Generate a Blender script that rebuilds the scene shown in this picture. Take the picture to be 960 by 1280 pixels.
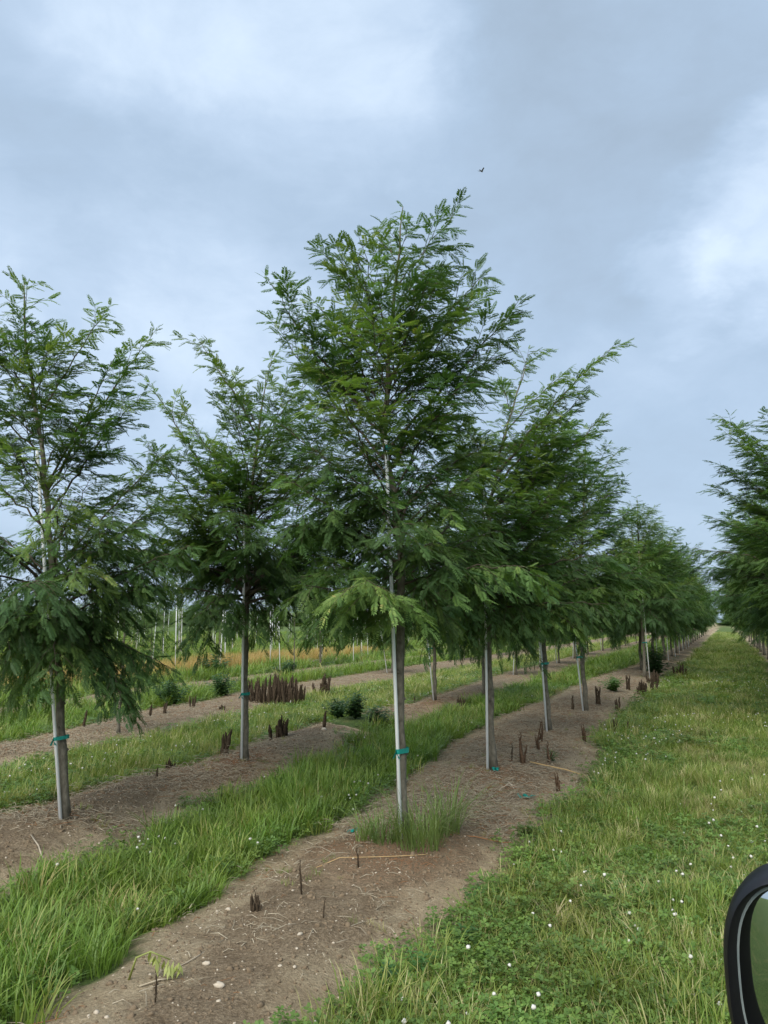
import bpy, math, random
import numpy as np
from mathutils import Vector, Matrix

# ------------------------------------------------------------------ clear
for o in list(bpy.data.objects):
    bpy.data.objects.remove(o)
S = bpy.context.scene
COL = S.collection
R = math.radians
rng = np.random.default_rng(7)
random.seed(7)

# ------------------------------------------------------------------ camera
cam_d = bpy.data.cameras.new('camera')
cam = bpy.data.objects.new('camera', cam_d)
COL.objects.link(cam)
cam.location = (0, 0, 1.7)
cam.rotation_euler = (R(90 + 8.05), 0, 0)
cam_d.sensor_fit = 'VERTICAL'
cam_d.sensor_height = 32.0
cam_d.lens = 32.0 * 961 / 1280
cam_d.clip_start = 0.02
cam_d.clip_end = 3000
S.camera = cam

# ------------------------------------------------------------------ world
SUN_EL, SUN_AZ = R(46), R(205)          # soft sun behind cloud, behind and left of the camera
world = bpy.data.worlds.new('World')
S.world = world
world.use_nodes = True
wt = world.node_tree
wt.nodes.clear()


def N(t, typ, **kw):
    n = t.nodes.new(typ)
    for k, v in kw.items():
        setattr(n, k, v)
    return n


def setin(n, **kw):
    for k, v in kw.items():
        n.inputs[k.replace('_', ' ')].default_value = v
    return n


def mth(t, op, a, b=None, c=None, clamp=False):
    n = N(t, 'ShaderNodeMath', operation=op, use_clamp=clamp)
    for i, v in enumerate((a, b, c)):
        if v is None:
            continue
        if isinstance(v, (int, float)):
            n.inputs[i].default_value = v
        else:
            t.links.new(v, n.inputs[i])
    return n.outputs[0]


def noise(t, vec, scale, detail=4, rough=0.55, dist=0.0, col=False):
    n = N(t, 'ShaderNodeTexNoise')
    n.inputs['Scale'].default_value = scale
    n.inputs['Detail'].default_value = detail
    n.inputs['Roughness'].default_value = rough
    n.inputs['Distortion'].default_value = dist
    if vec is not None:
        t.links.new(vec, n.inputs['Vector'])
    return n.outputs['Color'] if col else n.outputs['Fac']


def ramp(t, fac, stops, interp='LINEAR'):
    n = N(t, 'ShaderNodeValToRGB')
    cr = n.color_ramp
    cr.interpolation = interp
    while len(cr.elements) < len(stops):
        cr.elements.new(0.5)
    for e, (p, c) in zip(cr.elements, stops):
        e.position = p
        e.color = (*c, 1) if len(c) == 3 else c
    t.links.new(fac, n.inputs['Fac'])
    return n.outputs['Color']


def mixc(t, fac, a, b, blend='MIX'):
    n = N(t, 'ShaderNodeMix', data_type='RGBA', blend_type=blend)
    for sock, v in ((n.inputs[0], fac), (n.inputs[6], a), (n.inputs[7], b)):
        if isinstance(v, (int, float)):
            sock.default_value = v
        elif isinstance(v, tuple):
            sock.default_value = (*v, 1)
        else:
            t.links.new(v, sock)
    return n.outputs[2]


def maprange(t, v, a, b, c=0.0, d=1.0, smooth=True):
    n = N(t, 'ShaderNodeMapRange')
    if smooth:
        n.interpolation_type = 'SMOOTHSTEP'
    t.links.new(v, n.inputs['Value'])
    for k, x in (('From Min', a), ('From Max', b), ('To Min', c), ('To Max', d)):
        n.inputs[k].default_value = x
    return n.outputs['Result']


def build_sky():
    t = wt
    tc = N(t, 'ShaderNodeTexCoord')
    d = tc.outputs['Generated']
    mp = N(t, 'ShaderNodeMapping')
    mp.inputs['Scale'].default_value = (1, 1, 1.7)
    mp.inputs['Location'].default_value = (3.1, 0.4, 1.2)
    t.links.new(d, mp.inputs['Vector'])
    v = mp.outputs['Vector']
    big = noise(t, v, 1.9, 5, 0.5, 0.35)
    mid = noise(t, v, 4.5, 8, 0.58, 0.5)
    fine = noise(t, v, 13, 8, 0.62, 0.6)
    # warp directions a little so that the thin places in the cloud get ragged edges
    wn = noise(t, v, 3.4, 6, 0.6, 0.3, col=True)
    sub = N(t, 'ShaderNodeVectorMath', operation='SUBTRACT')
    t.links.new(wn, sub.inputs[0]); sub.inputs[1].default_value = (0.5, 0.5, 0.5)
    scl = N(t, 'ShaderNodeVectorMath', operation='SCALE')
    t.links.new(sub.outputs[0], scl.inputs[0]); scl.inputs['Scale'].default_value = 0.32
    add = N(t, 'ShaderNodeVectorMath', operation='ADD')
    t.links.new(d, add.inputs[0]); t.links.new(scl.outputs[0], add.inputs[1])
    nrm = N(t, 'ShaderNodeVectorMath', operation='NORMALIZE')
    t.links.new(add.outputs[0], nrm.inputs[0])
    acc = None
    # thin (bright) and thick (dark) places of the deck: direction, half angle in degrees, amount
    for (dx, dy, dz, ang, amt) in SKY_SPOTS:
        l = math.sqrt(dx * dx + dy * dy + dz * dz)
        dp = N(t, 'ShaderNodeVectorMath', operation='DOT_PRODUCT')
        t.links.new(nrm.outputs[0], dp.inputs[0])
        dp.inputs[1].default_value = (dx / l, dy / l, dz / l)
        s = maprange(t, dp.outputs['Value'], math.cos(R(ang)), 1.0, 0.0, amt)
        acc = s if acc is None else mth(t, 'ADD', acc, s)
    f = mth(t, 'MULTIPLY', big, 0.42)
    f = mth(t, 'ADD', f, mth(t, 'MULTIPLY', mid, 0.34))
    f = mth(t, 'ADD', f, mth(t, 'MULTIPLY', fine, 0.14))
    f = mth(t, 'ADD', f, acc)
    cloud = ramp(t, f, [(0.22, (2.75, 3.5, 4.4)), (0.42, (3.2, 4.15, 5.35)), (0.58, (3.9, 4.9, 6.2)),
                        (0.76, (5.3, 6.3, 7.5)), (0.98, (7.0, 7.8, 8.7))])
    sky = N(t, 'ShaderNodeTexSky', sky_type='NISHITA')
    sky.sun_disc = False
    sky.sun_elevation = SUN_EL
    sky.sun_rotation = SUN_AZ
    sky.air_density = 1.0
    sky.dust_density = 2.0
    col = mixc(t, 0.90, sky.outputs[0], cloud)
    bg = N(t, 'ShaderNodeBackground')
    bg.inputs['Strength'].default_value = 0.05
    t.links.new(col, bg.inputs['Color'])
    out = N(t, 'ShaderNodeOutputWorld')
    t.links.new(bg.outputs[0], out.inputs['Surface'])


SKY_SPOTS = [(-0.14, 0.90, 0.80, 14, 0.20), (-0.30, 0.90, 0.86, 10, 0.06),
             (0.51, 0.94, 0.50, 9, 0.32), (0.36, 0.97, 0.44, 5, 0.20),
             (-0.21, 0.95, 0.38, 10, 0.15), (-0.52, 0.95, 0.42, 12, 0.12),
             (0.28, 0.92, 0.60, 15, -0.12), (-0.30, 0.92, 0.62, 14, -0.08), (0.15, 0.9, 0.75, 8, -0.08)]
build_sky()

sun_d = bpy.data.lights.new('sun', 'SUN')
sun_d.energy = 1.5
sun_d.angle = R(65)
sun_d.color = (1.0, 0.965, 0.91)
sun = bpy.data.objects.new('sun', sun_d)
COL.objects.link(sun)
sun.rotation_euler = (R(90) - SUN_EL, 0, -SUN_AZ + math.pi)
_d = Vector((math.sin(SUN_AZ) * math.cos(SUN_EL), math.cos(SUN_AZ) * math.cos(SUN_EL), math.sin(SUN_EL)))
sun.rotation_euler = _d.to_track_quat('Z', 'Y').to_euler()

S.view_settings.view_transform = 'Standard'
S.view_settings.look = 'None'
S.view_settings.gamma = 1
S.view_settings.use_curve_mapping = False
S.view_settings.exposure = 1.62
S.render.engine = 'CYCLES'
S.cycles.max_bounces = 6
S.cycles.diffuse_bounces = 3
S.cycles.glossy_bounces = 3
S.cycles.transmission_bounces = 4
S.cycles.transparent_max_bounces = 4
S.cycles.use_denoising = True
S.cycles.denoiser = 'OPENIMAGEDENOISE'
S.cycles.caustics_reflective = False
S.cycles.caustics_refractive = False

# ------------------------------------------------------------------ helpers


def tag(o, label=None, cat=None, group=None, kind=None):
    if label: o['label'] = label
    if cat: o['category'] = cat
    if group: o['group'] = group
    if kind: o['kind'] = kind
    return o


def empty(name, loc, rz=0.0):
    o = bpy.data.objects.new(name, None)
    o.empty_display_size = 0.1
    COL.objects.link(o)
    o.location = loc
    o.rotation_euler = (0, 0, rz)
    return o


def link(name, me, parent=None):
    o = bpy.data.objects.new(name, me)
    COL.objects.link(o)
    if parent is not None:
        o.parent = parent
    return o


def np_mesh(name, verts, loops, sizes, mat=None, smooth=False, mats=None, mat_idx=None):
    """verts (n,3); loops flat vertex indices; sizes corners per face"""
    me = bpy.data.meshes.new(name)
    verts = np.asarray(verts, np.float32)
    loops = np.asarray(loops, np.int32)
    sizes = np.asarray(sizes, np.int32)
    me.vertices.add(len(verts))
    me.vertices.foreach_set('co', verts.ravel())
    me.loops.add(len(loops))
    me.loops.foreach_set('vertex_index', loops)
    me.polygons.add(len(sizes))
    starts = np.concatenate(([0], np.cumsum(sizes)[:-1])).astype(np.int32)
    me.polygons.foreach_set('loop_start', starts)
    if smooth:
        me.polygons.foreach_set('use_smooth', np.ones(len(sizes), bool))
    if mats:
        for m in mats: me.materials.append(m)
        if mat_idx is not None:
            me.polygons.foreach_set('material_index', np.asarray(mat_idx, np.int32))
    elif mat:
        me.materials.append(mat)
    me.update(calc_edges=True)
    me.validate()
    return me


class MB:
    """collects polygons of mixed size"""
    def __init__(s):
        s.v = []; s.f = []; s.n = 0; s.mi = []

    def add(s, verts, faces, mi=0):
        b = s.n
        s.v.extend(tuple(v) for v in verts)
        s.f.extend([tuple(i + b for i in f) for f in faces])
        s.mi.extend([mi] * len(faces))
        s.n += len(verts)

    def tube(s, pts, rad, seg=6, cap=True, mi=0, squash=None):
        pts = [Vector(p) for p in pts]
        n = len(pts)
        if isinstance(rad, (int, float)): rad = [rad] * n
        vs = []
        ref = Vector((0.31, 0.9, 0.23)).normalized()
        for i in range(n):
            t = (pts[min(i + 1, n - 1)] - pts[max(i - 1, 0)])
            t = t.normalized() if t.length > 1e-9 else Vector((0, 0, 1))
            a = ref - t * ref.dot(t)
            if a.length < 0.2:
                a = Vector((1, 0, 0)) - t * t.x
            a.normalize()
            b = t.cross(a)
            for k in range(seg):
                q = 2 * math.pi * k / seg
                vs.append(pts[i] + (a * math.cos(q) + b * math.sin(q)) * rad[i])
        fs = []
        for i in range(n - 1):
            for k in range(seg):
                k2 = (k + 1) % seg
                fs.append((i * seg + k, i * seg + k2, (i + 1) * seg + k2, (i + 1) * seg + k))
        if cap:
            fs.append(tuple(range(seg))[::-1])
            fs.append(tuple((n - 1) * seg + k for k in range(seg)))
        s.add(vs, fs, mi)

    def box(s, lo, hi, mi=0):
        x0, y0, z0 = lo; x1, y1, z1 = hi
        s.add([(x0, y0, z0), (x1, y0, z0), (x1, y1, z0), (x0, y1, z0), (x0, y0, z1), (x1, y0, z1), (x1, y1, z1), (x0, y1, z1)],
              [(0, 3, 2, 1), (4, 5, 6, 7), (0, 1, 5, 4), (1, 2, 6, 5), (2, 3, 7, 6), (3, 0, 4, 7)], mi)

    def mesh(s, name, mat=None, smooth=False, mats=None):
        loops = [i for f in s.f for i in f]
        return np_mesh(name, s.v if s.v else np.zeros((0, 3)), loops, [len(f) for f in s.f], mat, smooth, mats, s.mi if mats else None)


def lerp(a, b, t):
    return a + (b - a) * t


# value noise for terrain
_perm = np.random.default_rng(3).random((256, 256))


def vnoise(x, y, scale):
    x = np.asarray(x, float) / scale; y = np.asarray(y, float) / scale
    xi = np.floor(x).astype(int); yi = np.floor(y).astype(int)
    fx = x - xi; fy = y - yi
    fx = fx * fx * (3 - 2 * fx); fy = fy * fy * (3 - 2 * fy)
    g = lambda a, b: _perm[a & 255, b & 255]
    return (g(xi, yi) * (1 - fx) + g(xi + 1, yi) * fx) * (1 - fy) + (g(xi, yi + 1) * (1 - fx) + g(xi + 1, yi + 1) * fx) * fy - 0.5


# ------------------------------------------------------------------ ground layout
# every bare tree strip is bounded by two lines x(y), in metres
SL = 0.44


def line(pts):
    pts = np.array(pts, float)

    def f(y):
        y = np.asarray(y, float)
        r = np.interp(y, pts[:, 1], pts[:, 0])
        s0 = (pts[1, 0] - pts[0, 0]) / (pts[1, 1] - pts[0, 1])
        s0 = min(max(s0, 0.25), 0.5)
        r = np.where(y < pts[0, 1], pts[0, 0] + (y - pts[0, 1]) * s0, r)
        r = np.where(y > pts[-1, 1], pts[-1, 0] + (y - pts[-1, 1]) * SL, r)
        return r
    return f


A_L = line([(-1.76, 3.09), (-1.62, 3.55), (-1.38, 4.42), (-1.03, 5.23), (-0.74, 6.01), (-0.12, 7.36), (0.86, 10.72), (2.41, 14.86), (6.03, 22.76), (11.6, 34.25)])
A_R = line([(-0.20, 3.09), (-0.02, 3.55), (0.32, 4.37), (0.68, 5.23), (1.18, 6.32), (1.93, 8.03), (3.72, 12.68), (8.2, 22.76), (13.5, 34.25)])
B_L = line([(-3.77, 6.55), (-3.38, 7.07), (-3.05, 8.03), (-2.33, 9.3), (-1.73, 11.42), (-1.06, 13.16), (0.32, 15.53), (2.9, 22.76), (7.6, 34.25)])
B_R = line([(-2.59, 4.58), (-2.33, 4.95), (-2.01, 5.81), (-1.76, 7.36), (-1.12, 8.61), (-0.28, 11.06), (0.6, 13.16), (1.98, 16.26), (3.47, 20.08), (6.3, 26.0), (9.5, 34.25)])
C_L = line([(-5.65, 10.4), (-5.35, 11.06), (-4.76, 14.24), (-3.96, 16.26), (-3.19, 19.62), (-1.2, 24.39), (3.0, 34.25)])
C_R = line([(-4.33, 8.03), (-4.25, 8.83), (-3.78, 10.72), (-2.96, 12.23), (-2.41, 14.86), (-1.49, 18.35), (0.2, 21.8), (3.0, 28.48), (5.0, 33)])
STRIPS = [(A_L, A_R, 0.10), (B_L, B_R, 0.13), (C_L, C_R, 0.08)]
for k in range(1, 14):
    dx = -3.5 * k
    STRIPS.append(((lambda y, d=dx: C_L(y) + d + 0.35), (lambda y, d=dx: C_R(y) + d - 0.2), 0.06))
Z_L = lambda y: A_R(y) + 3.0
Z_R = lambda y: A_R(y) + 4.3
STRIPS.append((Z_L, Z_R, 0.08))
for k in range(1, 8):
    dx = 3.5 * k
    STRIPS.append(((lambda y, d=dx: Z_L(y) + d), (lambda y, d=dx: Z_R(y) + d), 0.06))


def soil_sd(x, y):
    """metres inside a bare strip (negative in grass), ragged edges"""
    best = np.full(np.shape(x), -9.0)
    for (l, r, h) in STRIPS:
        d = np.minimum(x - l(y), r(y) - x) * 0.91
        best = np.maximum(best, d)
    # the weedy break in the second row between the mound and the next tree
    gap = 0.75 - np.hypot((x + 0.35) * 1.2, (y - 12.7) * 0.8)
    best = np.where(gap > 0, np.minimum(best, -gap), best)
    best = np.minimum(best, (y - 1.6) * 0.8)          # grassy headland where the rows end
    wob = vnoise(x, y, 0.55) * 0.22 + vnoise(x + 9, y + 4, 0.17) * 0.12 + vnoise(x + 3, y, 1.9) * 0.25
    return best + wob


def sstep(a, b, v):
    t = np.clip((v - a) / (b - a), 0, 1)
    return t * t * (3 - 2 * t)


TREE_SPOTS = [(0.14, 5.98), (1.16, 8.59), (2.37, 11.41), (3.62, 14.16), (-2.58, 6.41), (-1.58, 9.0), (0.99, 15.5), (-0.75, 10.9)]


def gz(x, y):
    x = np.asarray(x, float); y = np.asarray(y, float)
    sd = soil_sd(x, y)
    z = np.zeros_like(x)
    h = np.zeros_like(x)
    for (l, r, hh) in STRIPS[:4]:
        d = np.minimum(x - l(y), r(y) - x) * 0.91
        h = np.maximum(h, hh * sstep(-0.05, 0.62, d))
    z += h
    m = sstep(-0.1, 0.1, sd)
    near = np.exp(-(np.maximum(np.hypot(x, y) - 14, 0) / 8) ** 2)
    z += m * near * (vnoise(x, y, 0.42) * 0.045 + vnoise(x + 5, y, 0.13) * 0.022 + vnoise(x, y + 7, 0.06) * 0.012)
    z += (1 - m) * near * vnoise(x, y, 0.7) * 0.04
    z += vnoise(x, y, 6) * 0.05
    for (tx, ty) in TREE_SPOTS:
        z += 0.025 * np.exp(-((x - tx) ** 2 + (y - ty) ** 2) / 0.06)
    z += 0.05 * np.exp(-((x + 0.75) ** 2 + (y - 10.9) ** 2) / 0.30)
    return z


def gz1(x, y):
    return float(gz(np.array([x]), np.array([y]))[0])


# ------------------------------------------------------------------ materials
def newmat(name):
    m = bpy.data.materials.new(name)
    m.use_nodes = True
    t = m.node_tree
    t.nodes.clear()
    out = N(t, 'ShaderNodeOutputMaterial')
    return m, t, out


def principled(t, out, rough=0.8, spec=0.3):
    b = N(t, 'ShaderNodeBsdfPrincipled')
    b.inputs['Roughness'].default_value = rough
    b.inputs['Specular IOR Level'].default_value = spec
    t.links.new(b.outputs[0], out.inputs['Surface'])
    return b


def bump(t, h, b, strength=0.5, dist=0.02):
    n = N(t, 'ShaderNodeBump')
    n.inputs['Strength'].default_value = strength
    n.inputs['Distance'].default_value = dist
    t.links.new(h, n.inputs['Height'])
    t.links.new(n.outputs[0], b.inputs['Normal'])


def simple_mat(name, c1, c2, scale=8, rough=0.8, spec=0.3, detail=5, bmp=0.0, bdist=0.01, metal=0.0, stretch=None):
    m, t, out = newmat(name)
    b = principled(t, out, rough, spec)
    tc = N(t, 'ShaderNodeTexCoord').outputs['Object']
    if stretch:
        mp = N(t, 'ShaderNodeMapping'); mp.inputs['Scale'].default_value = stretch
        t.links.new(tc, mp.inputs['Vector']); tc = mp.outputs[0]
    n = noise(t, tc, scale, detail, 0.6)
    c = ramp(t, n, [(0.3, c1), (0.7, c2)])
    t.links.new(c, b.inputs['Base Color'])
    b.inputs['Metallic'].default_value = metal
    if bmp:
        bump(t, n, b, bmp, bdist)
    return m


def leafmat(name, stops, trans=0.35, rough=0.45, use_attr=None, spec=0.35, hue_obj=0.06, tcol=(1.25, 1.35, 0.6)):
    """thin leaf: diffuse/gloss + light coming through; tint from the per-frond attribute or the instance"""
    m, t, out = newmat(name)
    if use_attr:
        a = N(t, 'ShaderNodeAttribute'); a.attribute_name = use_attr
        f = a.outputs['Fac']
    else:
        f = N(t, 'ShaderNodeObjectInfo').outputs['Random']
    c = ramp(t, f, stops)
    geo = N(t, 'ShaderNodeNewGeometry').outputs['Position']
    n = noise(t, geo, 1.6, 3, 0.5)
    hsv = N(t, 'ShaderNodeHueSaturation')
    t.links.new(c, hsv.inputs['Color'])
    t.links.new(maprange(t, n, 0.3, 0.7, 0.5 - hue_obj * 0.25, 0.5 + hue_obj * 0.15, False), hsv.inputs['Hue'])
    t.links.new(maprange(t, n, 0.25, 0.75, 0.82, 1.2, False), hsv.inputs['Value'])
    c = hsv.outputs['Color']
    b = N(t, 'ShaderNodeBsdfPrincipled')
    b.inputs['Roughness'].default_value = rough
    b.inputs['Specular IOR Level'].default_value = spec
    t.links.new(c, b.inputs['Base Color'])
    tr = N(t, 'ShaderNodeBsdfTranslucent')
    t.links.new(mixc(t, 1.0, c, tcol, 'MULTIPLY'), tr.inputs['Color'])
    mx = N(t, 'ShaderNodeMixShader')
    mx.inputs[0].default_value = trans
    t.links.new(b.outputs[0], mx.inputs[1]); t.links.new(tr.outputs[0], mx.inputs[2])
    t.links.new(mx.outputs[0], out.inputs['Surface'])
    return m


M = {}
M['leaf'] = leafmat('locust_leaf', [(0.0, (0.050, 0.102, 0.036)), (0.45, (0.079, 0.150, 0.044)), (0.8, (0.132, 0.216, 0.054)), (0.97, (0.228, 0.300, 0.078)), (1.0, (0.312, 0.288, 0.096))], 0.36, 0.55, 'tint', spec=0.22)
M['leaf_young'] = leafmat('young_leaf', [(0.0, (0.10, 0.17, 0.06)), (0.6, (0.15, 0.23, 0.075)), (1.0, (0.22, 0.30, 0.10))], 0.35, 0.5, 'tint')
M['grass_lush'] = leafmat('lush_grass', [(0.0, (0.097, 0.167, 0.030)), (0.4, (0.146, 0.238, 0.043)), (0.8, (0.216, 0.313, 0.059)), (0.93, (0.270, 0.313, 0.086)), (1.0, (0.410, 0.346, 0.151))], 0.35, 0.4)
M['grass_lane'] = leafmat('lane_grass', [(0.0, (0.114, 0.182, 0.034)), (0.35, (0.171, 0.245, 0.046)), (0.65, (0.251, 0.314, 0.068)), (0.82, (0.353, 0.353, 0.120)), (1.0, (0.524, 0.467, 0.251))], 0.35, 0.45)
M['grass_dry'] = leafmat('dry_grass', [(0.0, (0.40, 0.27, 0.09)), (0.5, (0.50, 0.34, 0.13)), (0.85, (0.46, 0.36, 0.15)), (1.0, (0.30, 0.30, 0.10))], 0.3, 0.6)
M['grass_dry_lane'] = leafmat('worn_grass', [(0.0, (0.20, 0.23, 0.065)), (0.5, (0.30, 0.28, 0.11)), (1.0, (0.42, 0.36, 0.19))], 0.3, 0.55)
M['clover'] = leafmat('clover_leaf', [(0.0, (0.085, 0.15, 0.035)), (0.6, (0.125, 0.215, 0.048)), (1.0, (0.19, 0.285, 0.065))], 0.3, 0.45)
M['weed'] = leafmat('weed_leaf', [(0.0, (0.06, 0.13, 0.045)), (0.6, (0.09, 0.19, 0.055)), (1.0, (0.14, 0.25, 0.07))], 0.3, 0.45)
M['bushweed'] = leafmat('bush_leaf', [(0.0, (0.045, 0.095, 0.045)), (1.0, (0.07, 0.14, 0.055))], 0.3, 0.45)
M['wilt'] = leafmat('wilted_leaf', [(0.0, (0.30, 0.34, 0.10)), (1.0, (0.36, 0.38, 0.13))], 0.3, 0.5)
M['flower'] = simple_mat('clover_flower', (0.48, 0.45, 0.38), (0.74, 0.73, 0.68), 300, 0.8, 0.2)
M['bark'] = simple_mat('bark', (0.085, 0.076, 0.056), (0.215, 0.192, 0.145), 30, 0.85, 0.2, 7, 0.6, 0.006, stretch=(1, 1, 0.55))
M['twig'] = simple_mat('twig_bark', (0.055, 0.045, 0.032), (0.11, 0.09, 0.06), 18, 0.85, 0.2)
M['stake'] = simple_mat('stake_coating', (0.78, 0.80, 0.79), (0.90, 0.91, 0.89), 9, 0.42, 0.4, 6, stretch=(1, 1, 0.12))
M['tape'] = simple_mat('tie_tape', (0.0, 0.17, 0.14), (0.01, 0.30, 0.24), 30, 0.4, 0.5)
M['dead'] = simple_mat('dead_stalk', (0.030, 0.022, 0.014), (0.092, 0.067, 0.043), 60, 0.95, 0.1, 6)
M['dead_red'] = simple_mat('rusty_dead_stalk', (0.055, 0.034, 0.021), (0.15, 0.095, 0.058), 50, 0.95, 0.1, 6)
M['straw'] = simple_mat('straw', (0.27, 0.225, 0.155), (0.50, 0.435, 0.32), 14, 0.9, 0.15)
M['straw_red'] = simple_mat('rusty_straw', (0.23, 0.10, 0.04), (0.36, 0.19, 0.09), 14, 0.9, 0.15)
M['stone'] = simple_mat('pebble', (0.36, 0.30, 0.22), (0.58, 0.51, 0.40), 35, 0.85, 0.25, 6, 0.4, 0.003)
M['clod'] = simple_mat('soil_clod', (0.13, 0.096, 0.06), (0.25, 0.19, 0.125), 30, 0.95, 0.1, 5, 0.5, 0.004)
M['rubber'] = simple_mat('black_plastic', (0.004, 0.0045, 0.006), (0.008, 0.009, 0.012), 60, 0.42, 0.5, 3)
M['plastic_dark'] = simple_mat('matte_black_lip', (0.0015, 0.0015, 0.002), (0.003, 0.003, 0.004), 60, 0.6, 0.3, 3)
M['glass_rim'] = simple_mat('bare_glass_edge', (0.22, 0.27, 0.27), (0.33, 0.38, 0.37), 40, 0.25, 0.5, 3)


def mirror_material():
    m, t, out = newmat('mirror_glass')
    b = principled(t, out, 0.03, 0.5)
    b.inputs['Metallic'].default_value = 1.0
    n = noise(t, N(t, 'ShaderNodeTexCoord').outputs['Object'], 30, 3)
    t.links.new(ramp(t, n, [(0.3, (0.66, 0.70, 0.70)), (0.7, (0.72, 0.76, 0.76))]), b.inputs['Base Color'])
    t.links.new(maprange(t, n, 0.3, 0.8, 0.015, 0.06), b.inputs['Roughness'])
    return m


M['mirror'] = mirror_material()


def paint_material(name, c):
    m, t, out = newmat(name)
    b = principled(t, out, 0.35, 0.5)
    n = noise(t, N(t, 'ShaderNodeTexCoord').outputs['Object'], 3, 5)
    t.links.new(ramp(t, n, [(0.3, tuple(v * 0.88 for v in c)), (0.7, c)]), b.inputs['Base Color'])
    b.inputs['Coat Weight'].default_value = 0.5
    return m


M['paint'] = paint_material('vehicle_paint', (0.07, 0.10, 0.06))
M['tyre'] = simple_mat('tyre_rubber', (0.012, 0.012, 0.012), (0.03, 0.029, 0.027), 40, 0.85, 0.2)
M['lamp'] = paint_material('lamp_lens', (0.55, 0.56, 0.56))


def ground_material():
    m, t, out = newmat('field_ground')
    b = principled(t, out, 0.95, 0.12)
    geo = N(t, 'ShaderNodeNewGeometry').outputs['Position']
    a = N(t, 'ShaderNodeAttribute'); a.attribute_name = 'soil'
    sd = a.outputs['Fac']
    e1 = noise(t, geo, 9, 6, 0.65)
    sd2 = mth(t, 'ADD', sd, mth(t, 'MULTIPLY', mth(t, 'SUBTRACT', e1, 0.5), 0.30))
    fac = maprange(t, sd2, -0.06, 0.07)
    # bare soil: dark loam, paler dry dust, straw-coloured litter
    n_big = noise(t, geo, 1.3, 4, 0.55)
    n_mid = noise(t, geo, 7, 7, 0.65, 0.4)
    n_fine = noise(t, geo, 55, 6, 0.7)
    n_lit = noise(t, geo, 130, 3, 0.6)
    loam = ramp(t, n_fine, [(0.28, (0.094, 0.068, 0.042)), (0.5, (0.224, 0.168, 0.106)), (0.72, (0.389, 0.307, 0.206))])
    dust = ramp(t, n_fine, [(0.28, (0.231, 0.179, 0.112)), (0.55, (0.385, 0.308, 0.198)), (0.75, (0.550, 0.451, 0.314))])
    edge = maprange(t, sd, 0.0, 0.55, 1.0, 0.0)
    dn = mth(t, 'ADD', mth(t, 'MULTIPLY', edge, 0.42), mth(t, 'ADD', mth(t, 'MULTIPLY', n_mid, 0.75), mth(t, 'MULTIPLY', n_big, 0.5)))
    soil = mixc(t, maprange(t, dn, 0.60, 0.88), loam, dust)
    n_pat = noise(t, geo, 2.6, 6, 0.62, 0.8)
    soil = mixc(t, maprange(t, n_pat, 0.50, 0.66, 0.0, 0.55), soil, mixc(t, 1.0, soil, (0.62, 0.58, 0.55), 'MULTIPLY'))
    lit = mth(t, 'MULTIPLY', maprange(t, n_lit, 0.60, 0.70), maprange(t, n_mid, 0.38, 0.62))
    soil = mixc(t, mth(t, 'MULTIPLY', lit, 0.7), soil, (0.42, 0.35, 0.24))
    # rusty needles and bark mulch in patches round the trunks
    n_red = noise(t, geo, 2.4, 4, 0.6)
    ra = N(t, 'ShaderNodeAttribute'); ra.attribute_name = 'mulch'
    red = mth(t, 'MULTIPLY', ra.outputs['Fac'], maprange(t, n_fine, 0.42, 0.62))
    soil = mixc(t, mth(t, 'MULTIPLY', red, 0.75), soil, (0.27, 0.115, 0.05))
    # turf base
    g_n = noise(t, geo, 3.2, 6, 0.6)
    g_f = noise(t, geo, 38, 5, 0.7)
    turf = mixc(t, maprange(t, g_f, 0.35, 0.68), (0.060, 0.085, 0.028), (0.125, 0.19, 0.050))
    turf = mixc(t, mth(t, 'MULTIPLY', maprange(t, g_n, 0.5, 0.72), 0.55), turf, (0.22, 0.20, 0.085))
    col = mixc(t, fac, turf, soil)
    t.links.new(col, b.inputs['Base Color'])
    h = mth(t, 'ADD', mth(t, 'MULTIPLY', n_fine, 0.6), mth(t, 'ADD', n_mid, mth(t, 'MULTIPLY', n_lit, 0.25)))
    bump(t, h, b, 1.0, 0.045)
    return m


M['ground'] = ground_material()


# ------------------------------------------------------------------ ground sheet
def growth(start, step, end, ratio):
    out = []
    p = start
    while p < end:
        step *= ratio
        p += step
        out.append(p)
    return out


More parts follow.
